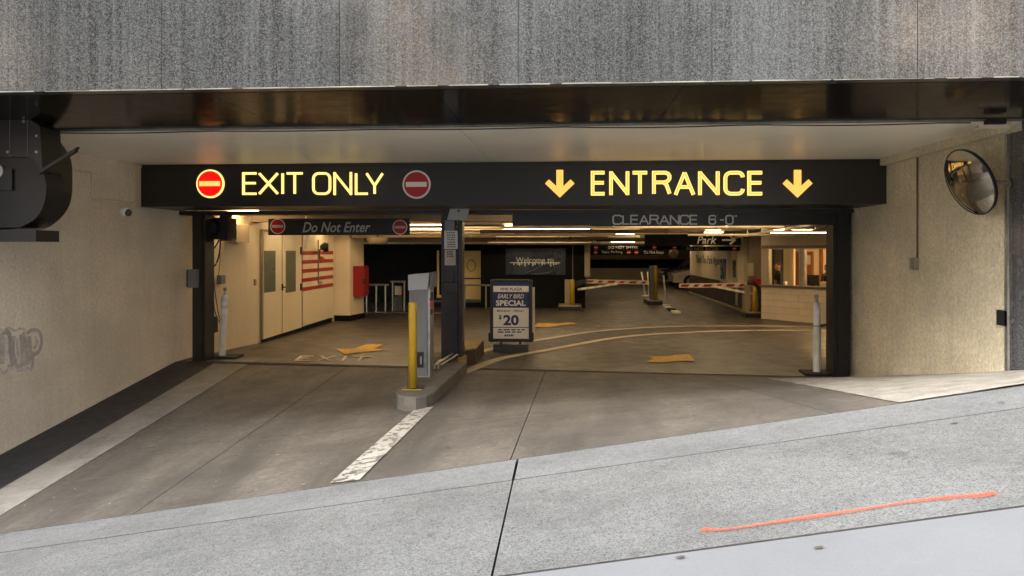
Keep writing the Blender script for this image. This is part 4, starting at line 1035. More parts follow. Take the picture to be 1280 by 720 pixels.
# rows of small boards further in
def board(Y, x0, x1, yt, yb, label, items, m='darkwall'):
    t = thing('hanging_sign', label, 'sign', at((x0+x1)/2, yb, Y=Y)); a_, b_ = at(x0, yb, Y=Y), at(x1, yt, Y=Y)
    put('board', box(a_.x, b_.x, Y, Y+.06, a_.z, b_.z), m, t)
    mid = (yt+yb)/2
    for it in items:
        if it[0] == 'disc': noentry(it[1], mid, 2.7, Y-.001, t, 'signred', 'offwhite', 'signred', .008)
        else:
            c_ = at((it[1]+it[2])/2, mid, Y=Y); w_ = at(it[2], mid, Y=Y).x-at(it[1], mid, Y=Y).x
            text(it[0], 'clear', c_, (1, 0, 0), (0, 0, 1), width=w_, height=(yb-yt)*.62*Y/950, bold=.01, ext=.004, parent=t)
    return t
board(26, 736, 836, 312.4, 318.6, 'long dark board with Valet Parking and Do Not Enter lettering over the ramp', [('disc', 744.5), ('Valet Parking', 752, 778), ('disc', 786), ('disc', 795.5), ('Do Not Enter', 805, 830)])
board(22.5, 734, 852, 306.8, 312.2, 'dark board with DO NOT ENTER between red discs above the ramp lane', [('disc', 745), ('DO NOT ENTER', 760, 798), ('disc', 818), ('disc', 843)])
board(20.8, 853, 925, 308.2, 313.6, 'dark board with DO NOT ENTER hanging beneath the Park board', [('DO NOT ENTER', 858, 898), ('disc', 918)])

# ------------------------------------------------------------------ dark back wall block, welcome sign, lit doors
YW = 21.9
xw0, xw1 = at(447, 350, Y=24).x, at(735, 350, Y=YW).x
xr0 = at(601, 350, Y=YW).x
dw = thing('dark_wall', 'black painted wall block behind the price board', 'wall', ((xr0+xw1)/2, YW, 0))
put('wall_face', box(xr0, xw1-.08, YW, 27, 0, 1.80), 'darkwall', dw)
put('end_post', box(xw1-.10, xw1+.06, YW-.05, YW+.25, .9, 1.82), 'cream_d', dw, bevel=.01)
bm = NB(); x = at(716, 330, Y=YW).x; tube(bm, [(x, YW-.02, 0.7), (x, YW-.02, 1.78)], .012, 6); put('conduit', bm, 'railm', dw)
ws = thing('welcome_sign', 'dark glossy banner with the words Welcome to and a pale skyline sketch', 'sign', at(669, 344, Y=YW))
a, b = at(632, 343.5, Y=YW-.06), at(707, 310.5, Y=YW-.06)
put('panel', box(a.x, b.x, YW-.06, YW-.002, a.z, b.z), mat('dark_banner', (.010, .014, .018), .3, var=.5, vs=1.5, bump=0), ws)
text('Welcome to', 'clear', at(668.5, 325, Y=YW-.06), (1, 0, 0), (0, 0, 1), width=at(692, 320, Y=YW).x-at(645, 320, Y=YW).x, height=.15, ext=.004, parent=ws)
bm = NB(); a, b = at(637.5, 328.8, Y=YW-.062), at(700, 327.9, Y=YW-.062); bx(bm, a.x, b.x, YW-.066, YW-.0615, a.z, b.z)
rnd = random.Random(4); x = a.x+.1
while x < b.x-.05: bx(bm, x, x+rnd.choice((.025, .04)), YW-.067, YW-.0615, a.z-rnd.uniform(.03, .11), a.z+.001); x += rnd.uniform(.05, .12)
put('underline', bm, 'clear', ws)
bm = NB(); tube(bm, [at(x, y, Y=YW-.064) for x, y in ((658, 341), (668, 337), (676, 332), (684, 329), (694, 334), (688, 340), (676, 342), (664, 342.5))], .010, 5); put('skyline', bm, mat('pale_blue_line', (.10, .15, .17), .5, bump=0), ws)
bm = NB(); a, b = at(642, 342.5, Y=YW-.0605), at(667, 312.5, Y=YW-.0605); prism(bm, [(a.x, YW-.0605, a.z), (b.x-.2, YW-.0605, a.z), (b.x, YW-.0605, b.z), (a.x+.05, YW-.0605, b.z)], (0, -.0006, 0)); put('tower_shape', bm, mat('dark_teal_print', (.018, .030, .038), .35, bump=0), ws)

# recess with lit door
x0, x1 = at(577, 350, Y=22.4).x, at(603, 350, Y=22.4).x
ld = thing('lit_door', 'yellow lit door with a small wreath and push bar beside the dark wall', 'door', ((x0+x1)/2, 22.6, .25))
ya = 22.4
put('leaf', box(x0+.02, x1-.04, ya, ya+.06, at(590, 377, Y=ya).z, at(590, 313.5, Y=ya).z), 'litdoor', ld, bevel=.004)
z_ = at(590, 348, Y=ya).z; put('push_bar', box(x0, x1-.02, ya-.05, ya-.001, z_-.02, z_+.02), 'black', ld)
bm = NB(); c = at(589, 332, Y=ya-.01); torus(bm, c, .13, .014, (0, 0, 1), 16, 5, 1.3); put('wreath', bm, 'fadeyellow', ld)
put('frame', box(x1-.04, x1+.02, ya-.1, ya+.1, 0, 1.78), 'pipe_d', ld)
st = thing('door_step', 'dark landing step under the yellow lit door', 'step', ((x0+x1)/2, 22.2, 0))
put('tread', box(at(540, 380, Y=22).x, x1+.3, 21.95, 23, .14, .20), 'darkpaint', st, bevel=.005); put('riser', box(at(541, 380, Y=22).x, x1+.28, 22, 22.95, 0, .138), 'darkwall', st)
# strip painted yellow as light showing between dark doors at x 547
xg = at(547.5, 345, Y=22.5).x
gp = thing('lit_door_gap', 'narrow strip painted yellow as light from a door gap beside the dark column', 'door gap', (xg, 22.5, .25))
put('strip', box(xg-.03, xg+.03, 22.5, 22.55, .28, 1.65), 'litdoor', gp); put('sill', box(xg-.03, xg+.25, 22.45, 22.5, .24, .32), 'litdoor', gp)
# wall far behind the railings
fw = thing('dark_wall', 'black wall far behind the railings on the left', 'wall', (-5, 25, 0))
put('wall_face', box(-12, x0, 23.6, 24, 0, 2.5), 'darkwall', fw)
put('door_leaf', box(xg+.05, x0, 22.8, 22.9, .0, 1.8), 'darkwall', fw)
th = thing('threshold', 'pale tiled threshold strip in front of the dark railings', 'threshold', (-5, 19.6, 0)); th['kind'] = 'structure'
y_ = 19.45
put('strip', box(at(447, 395, Y=y_).x, at(556, 395, Y=y_).x, y_, y_+.35, -.01, .015), 'cream_d', th); put('edge', box(at(447, 395, Y=y_).x, at(556, 395, Y=y_).x, y_-.05, y_-.002, -.01, .02), 'darkwall', th)
# railings
def railing(label, x0, x1, posts, ytop, ybot, Y, extra=None):
    t = thing('railing', label, 'railing', at((x0+x1)/2, ybot, Y=Y)); zt_ = at(x0, ytop, Y=Y).z
    bm = NB(); tube(bm, [(at(x0, 350, Y=Y).x, Y, zt_), (at(x1, 350, Y=Y).x, Y, zt_)], .025, 8); put('top_rail', bm, 'railm', t)
    for px in posts:
        x = at(px, 350, Y=Y).x; bm = NB(); tube(bm, [(x, Y, 0), (x, Y, zt_-.01)], .022, 8); put('post', bm, 'railm', t)
    return t
railing('thin metal railing in the dark area behind the hose cabinet', 457, 486, (458.5, 470.5, 482), 356, 392, 19.9)
railing('short metal railing right of the first, by the dark turnstile', 488, 507, (491, 505.5), 352, 392, 20.4)
railing('metal handrail in front of the yellow lit door', 574, 613, (581, 607.5), 356.5, 392, 21.2)
bm = box(at(494, 380, Y=20.6).x, at(503, 380, Y=20.6).x, 20.5, 20.9, 0, at(498, 370, Y=20.6).z); ts = tag(put('turnstile', bm, 'darkpaint', bevel=.02), 'dark box shaped turnstile standing between the short railing posts', 'turnstile')
bm = NB(); c = at(498, 363, Y=20.6); obx(bm, c, (.09, 0, 0), (0, .05, 0), (0, 0, .12)); put('reader_head', bm, 'cream_d', ts, bevel=.01)

# ------------------------------------------------------------------ price board
YE = 12.35
eb = thing('price_board', 'framed upright pavement sign advertising an early bird special for 20 dollars', 'pavement sign', (at(640, 441, Z=0).x, YE, 0))
def ebp(px, py, off=0): return at(px, py, Y=YE-off)
a, b = ebp(613.2, 427.5), ebp(665, 350)
for (x0, x1, yt, yb_) in ((612.8, 616.6, 350, 427.5), (661, 665.2, 350, 427.5)):
    p, q = ebp(x0, yb_), ebp(x1, yt); put('frame_side', box(p.x, q.x, YE-.02, YE+.06, p.z, q.z), 'black', eb, bevel=.006)
for (yt, yb_) in ((349.3, 352.3), (423.5, 427.2)):
    p, q = ebp(616.7, yb_), ebp(660.9, yt); put('frame_rail', box(p.x, q.x, YE-.018, YE+.058, p.z, q.z), 'black', eb, bevel=.006)
p, q = ebp(616, 424.5), ebp(661.5, 351); sheet = put('poster', box(p.x, q.x, YE, YE+.02, p.z, q.z), 'offwhite', eb)
bm = NB()
for yt, yb_ in ((352.2, 357.4), (365.0, 384.6)):
    p, q = ebp(616.6, yb_, .001), ebp(661, yt, .001); bx(bm, p.x, q.x, YE-.0012, YE-.0002, p.z, q.z)
p, q = ebp(616.6, 409.6, .001), ebp(661, 409, .001); bx(bm, p.x, q.x, YE-.0012, YE-.0002, p.z, q.z)
put('blue_band', bm, 'navy', sheet)['kind'] = 'stuff'
PX = YE/950
def et(s, cx, cy, w, h, m, **k): return text(s, m, ebp(cx, cy, .0014), (1, 0, 0), (0, 0, 1), width=w*PX, height=h*PX, ext=.0016, parent=sheet, **k)
et('VINE PLAZA', 638.5, 361.4, 28, 3.6, 'navy', bold=.02)
et('EARLY BIRD', 638.5, 370.3, 33, 5.4, 'offwhite', shear=.3, bold=.01)
et('SPECIAL', 638.5, 378.8, 37.5, 7.2, 'offwhite', bold=.03)
et('MONDAY - FRIDAY', 638.5, 388.6, 34, 2.9, 'navy', bold=.015)
et('20', 638.8, 400.2, 19.5, 13.2, 'navy', bold=.035)
et('$', 625.2, 396.6, 3.6, 6.4, 'navy', bold=.03)
bm = NB(); lines(bm, 621, 656, 410.8, 416.5, 2, YE-.0008, 9, .5); put('small_print', bm, 'ink', sheet)
bm = NB(); lines(bm, 630, 643, 417.5, 421, 1, YE-.0008, 12, .7); put('logo_print', bm, 'blueink', sheet)
# clamps, legs, water base
bm = NB()
for px in (612.2, 665.5): p = ebp(px, 421); obx(bm, p, (.018, 0, 0), (0, .045, 0), (0, 0, .07))
put('corner_clamp', bm, 'black', eb, bevel=.006)
bm = NB()
for px in (626.5, 650.2): p = ebp(px, 428); tube(bm, [p+Vector((0, .03, .02)), (p.x, YE+.03, .10)], .018, 8)
put('spring', bm, 'black', eb)
p, q = ebp(617.5, 441), ebp(660, 430.5); put('base', box(p.x, q.x, YE-.12, YE+.24, .004, q.z), 'darkpaint', eb, bevel=.03)
p, q = ebp(665.6, 424, -.1), ebp(667.8, 359, -.1); bm = box(p.x, q.x+.01, YE+.07, YE+.09, p.z, q.z)
bx(bm, ebp(618, 400).x, q.x, YE+.065, YE+.075, p.z, q.z); put('rear_sheet', bm, 'cream', eb)

# ------------------------------------------------------------------ barrier gates
def gate(name_l, px0, px1, ytop, ybot, ypx0, ypx1, Y, islpx, arm, brace, yfront=True, cm='cream_d'):
    p0_, p1_ = at(px0, ybot, Y=Y), at(px1, ytop, Y=Y)
    t = thing('barrier_gate', name_l, 'barrier gate', (p0_.x, Y, 0), 0, 'barrier gates across the ramp lanes')
    zf = .13
    put('cabinet', box(p0_.x, p1_.x, Y, Y+.34, zf, p1_.z), cm, t, bevel=.01)
    c_ = at((ypx0+ypx1)/2, ybot, Y=Y-.15); r_ = (at(ypx1, ybot, Y=Y).x-at(ypx0, ybot, Y=Y).x)/2
    bm = NB(); lathe(bm, (c_.x, Y-.16, 0), [(r_, zf), (r_, p1_.z-.01), (r_*.8, p1_.z+.02), (.003, p1_.z+.03)], 14); put('bollard', bm, 'yellow', t, smooth=True)
    a_, b_ = at(islpx[0], ybot, Y=Y-.3).x, at(islpx[1], ybot, Y=Y-.3).x
    put('island', box(a_, b_, Y-.35, Y+.8, .0, zf-.03), 'black', t, bevel=.01)
    bm = NB(); bx(bm, a_, a_+.07, Y-.36, Y+.8, zf-.028, zf); bx(bm, b_-.07, b_, Y-.36, Y+.8, zf-.028, zf); put('kerb_edge', bm, 'fadeyellow', t)
    put('island_top', box(a_+.072, b_-.072, Y-.34, Y+.8, zf-.029, zf-.002), 'cream_d', t)
    if arm:
        (ax0, ay0), (ax1, ay1) = arm; A_, B_ = at(ax0, ay0, Y=Y+.15), at(ax1, ay1, Y=Y+.15)
        d_ = (B_-A_); m_ = (A_+B_)/2; up_ = Vector((0, 0, .055)); bm = NB(); obx(bm, m_, d_/2, (0, .02, 0), up_); o_ = put('arm', bm, 'cream', t, bevel=.004)
        for k in range(6):
            f = (k+.5)/6; c2 = A_+d_*f; bm = NB(); w_ = .10 if k % 2 == 0 else .06
            prism(bm, [c2+Vector((-w_-.03, -.024, -.032)), c2+Vector((w_-.03, -.024, -.032)), c2+Vector((w_+.03, -.024, .032)), c2+Vector((-w_+.03, -.024, .032))], (0, .003, 0)); put('red_stripe', bm, 'red' if k != 3 else 'signred', o_)
    if brace:
        A_, B_ = at(*brace[0], Y=Y+.1), at(*brace[1], Y=Y+.1); n_ = 10; bm = NB(); bm2 = NB()
        for k in range(n_):
            c2 = A_.lerp(B_, (k+.5)/n_); obx(bm if k % 2 else bm2, c2, (B_-A_)/2/n_, (0, .015, 0), (0, 0, .03))
        put('brace', bm, 'offwhite', t); put('brace_band', bm2, 'pipe', t)
    return t
gate('barrier gate with grey cabinet and yellow bollard at the corner of the dark wall', 706, 712.5, 350, 383.5, 712.6, 718.4, 21.3, (698, 727), ((730, 351.6), (811.5, 353.3)), ((722, 361.8), (772, 354.6)))
bm = NB(); p = at(722, 357, Y=21.4); prism(bm, [at(718, 360, Y=21.4), at(719, 352, Y=21.4), at(733, 348.5, Y=21.4), at(733, 353, Y=21.4)], (0, .1, 0)); tag(put('barrier_arm_hub', bm, 'black', bevel=.01), 'black pivot bracket holding the first barrier arm', 'bracket')
g2 = gate('slim grey post with two yellow bollards on the middle island of the ramp', 813, 819.6, 332.7, 375.5, 817.5, 822, 23.6, (809, 828), None, None, cm='grey')
p0_, p1_ = at(811, 358, Y=23.6), at(819, 332.7, Y=23.6)
gate('barrier gate tucked beside the booth corner with a long red and white arm', 931.5, 937.5, 356, 390, 940.5, 946.5, 19.4, (931, 950.5), ((849, 357), (934, 356.5)), ((893, 358), (945, 368)))
bm = NB(); tube(bm, [at(x, y, Y=19.2) for x, y in ((934, 353), (942, 354), (948, 359), (950.5, 370), (950.5, 392))], .05, 8); tag(put('hose', bm, 'black', smooth=True), 'thick black bent tube beside the booth corner', 'pipe')
p = at(921, 381, Y=19.6); bm = NB(); tube(bm, [(p.x, 19.6, 0.25), (p.x, 19.6, at(921, 359, Y=19.6).z)], .035, 8); tag(put('arm_rest_post', bm, 'cream_d', smooth=True), 'short pale post under the long barrier arm', 'post')
# slim delineators on the ramp
for (bx_, by_, tx_, ty_), lb in (((806.5, 370, 802, 340), 'thin leaning white post left of the middle island'), ((811.5, 370, 809.5, 340), 'thin upright white post just left of the middle island'), ((833, 381.5, 829.5, 344), 'thin leaning white post right of the middle island')):
    p = at(bx_, by_, Z=0); q = at(tx_, ty_, Y=p.y); t = thing('channel_post', lb, 'delineator post', p, 0, 'thin posts on the ramp')
    bm = NB(); tube(bm, [p+Vector((0, 0, .02)), q], [.032, .025], 8); put('pole', bm, 'postw', t, smooth=True)
    bm = NB(); lathe(bm, p, [(.13, 0), (.12, .025), (.04, .04)], 12); put('foot', bm, 'postw', t)
for (px, py, m), lb in (((835.5, 385.5, 'offwhite'), 'small white kerb stud nearest the leaning post'), ((839.5, 388, 'rubber'), 'small black kerb stud between two white ones'), ((845, 391, 'offwhite'), 'largest white kerb stud closest to the asphalt band')):
    p = at(px, py, Z=0); tag(put('kerb_stud', box(p.x-.10, p.x+.09, p.y-.25, p.y+.25, 0, .05), m, bevel=.02), lb, 'kerb stud')

# ------------------------------------------------------------------ curved dado wall, cars, rear of garage
pw = thing('painted_wall', 'white wall with charcoal dado and Thank You Park Again lettering along the ramp', 'wall', (4.9, 25, 0))
path = [(4.86, 20.6), (4.87, 24), (4.9, 29), (4.93, 30.2), (5.1, 30.9), (5.5, 31.2), (6.5, 31.3)]
def wallstrip(z0, z1, off, m, nm, p_=path):
    bm = NB(); v0 = [bm.verts.new((x-off, y, z0)) for x, y in p_]; v1 = [bm.verts.new((x-off, y, z1)) for x, y in p_]
    b0 = [bm.verts.new((x+.2, y-.02, z0)) for x, y in p_]; b1 = [bm.verts.new((x+.2, y-.02, z1)) for x, y in p_]
    for i in range(len(p_)-1):
        bm.faces.new((v0[i], v0[i+1], v1[i+1], v1[i])); bm.faces.new((b0[i], b1[i], b1[i+1], b0[i+1])); bm.faces.new((v1[i], v1[i+1], b1[i+1], b1[i])); bm.faces.new((v0[i], b0[i], b0[i+1], v0[i+1]))
    return put(nm, bm, m, pw)
wallstrip(.71, 2.3, 0, 'cream', 'upper_wall'); wallstrip(0, .70, .02, 'darkpaint', 'dado'); wallstrip(0, .05, .05, 'cream_d', 'skirting')
for (y0, y1) in ((21.0, 21.7), (22.3, 23.3)):
    put('pillar', box(4.70, 4.95, y0, y1, .70, 2.3), 'cream', pw, bevel=.01)
a0 = onplane(870, 330, (4.86, 25, 0), (1, 0, 0)); a1 = onplane(900, 330, (4.86, 25, 0), (1, 0, 0))
text('Thank You Park Again', 'ink', ((a0.x+a1.x)/2-.008, (a0.y+a1.y)/2, 1.29), (0, -1, 0), (0, 0, 1), width=abs(a0.y-a1.y), height=.36, ext=.004, parent=pw)
text('EXIT', 'blueink', (4.69, 22.8, 1.1), (0, -1, 0), (0, 0, 1), width=.8, height=.6, bold=.03, ext=.004, parent=pw)
text('PAY', 'ink', (4.69, 21.35, 1.15), (0, -1, 0), (0, 0, 1), width=.45, height=.5, bold=.03, ext=.004, parent=pw)
nb = thing('niche_wall', 'dull recessed wall with a pale electric panel left of the booth', 'wall', (5, 20.4, 0))
x0, x1 = at(931, 350, Y=20.5).x, at(952.5, 350, Y=20.5).x
put('wall_face', box(4.86, x1, 20.4, 20.58, 0, 2.4), 'cream_d', nb); 
p, q = at(934, 345, Y=20.38), at(941, 329, Y=20.38); put('electric_panel', box(p.x, q.x, 20.3, 20.398, p.z, q.z), 'cream', nb, bevel=.005)
p, q = at(937, 356, Y=20.3), at(951, 348, Y=20.3); tag(put('fire_extinguisher_box', box(p.x, q.x, 20.1, 20.29, p.z, q.z), 'signred', bevel=.01), 'dark red low box on the wall between barrier gate and booth', 'box')
# rear
rr_ = thing('rear_wall', 'far rear wall of the garage with a black sheet for the dark opening above a tan parapet', 'wall', (3, 40, 0))
put('parapet', box(-3, 16, 40, 40.2, 0, .72), 'cream_d', rr_); put('dark_band', box(-3, 16, 40.6, 40.8, 0, 1.2), 'darkwall', rr_)  # dark_band: black sheet standing in for the darkness of the rear opening
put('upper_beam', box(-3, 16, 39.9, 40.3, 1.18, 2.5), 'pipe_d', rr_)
bm = NB(); c = at(842, 317, Y=25); bmesh.ops.create_uvsphere(bm, u_segments=14, v_segments=8, radius=.15)
for v in bm.verts: v.co += c
gl = tag(put('globe_camera', bm, 'cream_d', smooth=True), 'pale globe hanging from the ceiling beyond the ramp signs', 'globe')
bm = NB(); tube(bm, [c+Vector((0, 0, .14)), (c.x, c.y, 2.4)], .015, 6); put('stem', bm, 'pipe_d', gl)
# cars
def car(label, x, y, m, L=4.0):
    t = thing('parked_car', label, 'car', (x, y, 0), 0, 'cars parked behind the curved wall')
    prof = [(0, .28), (.02, .55), (.10, .68), (.95, .86), (1.45, 1.28), (1.9, 1.42), (3.0, 1.42), (3.6, 1.05), (3.95, .98), (4.0, .5), (3.95, .28)]
    bm = NB(); secs = []
    for yy, k, zk in ((0, .985, .97), (.10, 1, 1), (1.6, 1, 1), (1.7, .985, .97)):
        secs.append([bm.verts.new((x+2+(px-2)*k, y+yy, pz*zk)) for px, pz in prof])
    for s in range(3):
        for i in range(len(prof)):
            j = (i+1) % len(prof); bm.faces.new((secs[s][i], secs[s][j], secs[s+1][j], secs[s+1][i]))
    bm.faces.new(secs[0][::-1]); bm.faces.new(secs[-1]); put('body', bm, m, t, bevel=.02)
    bm = NB(); prism(bm, [(x+1.15, y-.012, .90), (x+1.55, y-.012, 1.26), (x+2.95, y-.012, 1.33), (x+3.4, y-.012, 1.0)], (0, .008, 0)); put('side_window', bm, 'bglass', t)
    bm = NB(); prism(bm, [(x+.97, y+.15, .89), (x+.97, y+1.55, .89), (x+1.43, y+1.45, 1.27), (x+1.43, y+.25, 1.27)], (-.02, 0, .01)); put('windscreen', bm, 'bglass', t)
    for wx in (.75, 3.2):
        for wy in (-.02, 1.52):
            bm = NB(); c_ = Vector((x+wx, y+wy, .30)); tube(bm, [c_, c_+Vector((0, .2, 0))], .30, 20); w = put('wheel', bm, 'rubber', t)
            bm = NB(); tube(bm, [c_-Vector((0, .012, 0)), c_+Vector((0, .03, 0))], .18, 16); put('rim', bm, 'steel', w)
    for wy in (.12, 1.25): bm = box(x-.01, x+.12, y+wy, y+wy+.32, .56, .66); put('headlight', bm, 'greylight', t, bevel=.02)
    return t
car('white compact car whose rounded nose shows past the curved wall', at(841, 350, Y=33).x, 33.0, 'carwhite')
car('dark car parked just behind the white car', at(828.5, 350, Y=36).x, 36.0, 'cardark')

# ------------------------------------------------------------------ attendant booth
BA = Vector((4.75, 18.72, 0)); BB = Vector((5.96, 17.30, 0)); bu = (BB-BA).normalized(); bin_ = Vector((-bu.y, bu.x, 0))
if bin_.y < 0: bin_ = -bin_
rzb = math.atan2(bu.y, bu.x)
bt = thing('attendant_booth', 'cream block attendant booth with two lit windows on the right', 'booth', BA, rzb)
# local frame: x along the front, y into the booth
WMi = WM[bt.name].inverted()
def bl(px, py, off=0.0):
    p = onplane(px, py, BA+bin_*off, bin_); return WMi @ p
LEN = 4.2; ZW0 = .79; ZW1 = bl(980, 310.5).z; ZTOP = 2.4
put('wall_core', box(0.005, LEN, .02, .20, 0, ZW0-.01), 'mortar', bt, local=True)
me_b = None; rnd = random.Random(2)
row = 0; z = .004; hgt = (ZW0-.02)/5
protos = {}
for row in range(5):
    x = 0.0 if row % 2 == 0 else -.2
    while x < LEN-.05:
        x0 = max(x, .0); x1 = min(x+.4, LEN); wq = round(x1-x0, 3)
        if wq > .04:
            if wq not in protos:
                o = put('block', box(.0025, wq-.0025, 0, .10, .004, hgt-.004), 'block', bt, local=True, bevel=.004); protos[wq] = o
            else:
                o = protos[wq].copy(); COL.objects.link(o); o.parent = bt
            o.location = (x0, rnd.uniform(-.001, .002), row*hgt)
        x += .4
put('sill', box(-.03, LEN, -.05, .22, ZW0-.008, ZW0+.03), 'pipe_d', bt, local=True, bevel=.004)
put('header', box(-.02, LEN, -.02, .18, ZW1, ZW1+.07), 'pipe_d', bt, local=True, bevel=.004)
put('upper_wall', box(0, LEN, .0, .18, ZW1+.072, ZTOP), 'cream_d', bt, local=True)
xm0, xm1 = bl(999.8, 330).x, bl(1004.6, 330).x; xw_ = bl(961.2, 330).x
put('corner_panel', box(0, xw_-.03, .0, .16, ZW0+.032, ZW1-.002), 'cream_d', bt, local=True)
def win(x0, x1):
    f = put('window', bx(bx(bx(bx(NB(), x0-.028, x0, -.01, .06, ZW0+.032, ZW1-.002), x1, x1+.02, -.01, .06, ZW0+.032, ZW1-.002), x0, x1, -.008, .058, ZW0+.032, ZW0+.05), x0, x1, -.008, .058, ZW1-.02, ZW1-.002), 'steel', bt, local=True)
    put('pane', box(x0, x1, .018, .024, ZW0+.05, ZW1-.02), 'glass', f, local=True)
win(xw_, xm0-.02); win(xm1+.028, bl(1041, 330).x+.55)
put('mullion', box(xm0+.002, xm1-.002, .0, .14, ZW0+.032, ZW1-.002), 'cream_d', bt, local=True)
DB = 2.6
bm = NB(); prism(bm, [(0, .165, 0), (.07, .165, 0), (-1.66, DB+.1, 0), (-1.76, DB+.1, 0)], (0, 0, ZTOP)); put('side_wall', bm, 'cream_d', bt, local=True)
put('back_wall', box(-1.66, LEN, DB, DB+.1, 0, ZTOP), 'cream', bt, local=True); put('far_side_wall', box(LEN, LEN+.1, 0, DB+.1, 0, ZTOP), 'cream', bt, local=True)
put('booth_ceiling', box(-1.7, LEN, .185, DB, 2.18, 2.22), 'cream', bt, local=True)
put('counter', box(0.0, LEN, .205, .62, .74, .78), 'brown', bt, local=True)
bm = box(.8, 3.0, 1.25, 1.50, 2.10, 2.17); put('ceiling_lamp', bm, 'tube2', bt, local=True)
# inside the booth: things of their own, world placed through the booth frame
Wb = WM[bt.name]
def bworld(x, y, z): return Wb @ Vector((x, y, z))
def bthing(name, label, cat, x, y, z): return thing(name, label, cat, bworld(x, y, z), rzb)
def bput(name, x0, x1, y0, y1, z0, z1, m, par, bevel=0):
    bm = box(x0, x1, y0, y1, z0, z1); bm.transform(Wb); return put(name, bm, m, par, bevel=bevel)
def blx(px, depth): return bl(px, 330, depth).x
x0, x1 = blx(992, DB-.05), blx(1016, DB-.05)
t = bthing('door', 'brown wooden door with a white paper inside the booth', 'door', x0, DB-.05, 0)
bput('leaf', x0, x1, DB-.06, DB-.002, 0, 1.62, 'brown', t); bput('paper', x1-.20, x1-.06, DB-.066, DB-.061, 1.28, 1.52, 'paper', t)
for px, w in ((1023.5, .05), (1026.5, .03)):
    x = blx(px, DB-.05); o = put('wall_batten', box(x, x+w, DB-.03, DB-.001, 0, 2.15), 'brown', bt, local=True)
x = blx(989, 1.6); put('partition_post', box(x, x+.07, 1.6, 1.68, 0, 2.15), 'cream', bt, local=True)
x2 = blx(962, 2.2); put('cupboard', box(x2, x2+.16, 2.2, DB-.002, 0, 1.9), 'darkpaint', bt, local=True)
x0, x1 = blx(1006.5, .42), blx(1024, .42)
t = bthing('monitor', 'dark computer monitor back on the booth counter behind the right window', 'monitor', (x0+x1)/2, .42, .78)
bput('screen', x0, x1, .40, .44, .84, 1.08, 'black', t, .008); bput('stand', (x0+x1)/2-.04, (x0+x1)/2+.04, .41, .47, .782, .86, 'black', t)
x0 = blx(1030, .35)
t = bthing('paper_tray', 'pale box on the booth counter in front of the seated attendant', 'box', x0, .35, .78); bput('tray', x0-.06, x0+.5, .28, .5, .782, .93, 'cream', t, .006)
x0, x1 = blx(962, .3), blx(968, .3)
t = bthing('cash_terminal', 'small black terminal at the left end of the booth counter', 'terminal', x0, .35, .78); bput('terminal_body', x0, x1, .28, .42, .782, .93, 'black', t, .01)
x0 = blx(981.5, .35); t = bthing('cup', 'small pale cup on the booth counter in the left window', 'cup', x0, .35, .78)
bm = NB(); lathe(bm, bworld(x0, .35, 0), [(.035, .782), (.045, .9), (.04, .9)], 12); put('cup_wall', bm, 'offwhite', t, smooth=True)

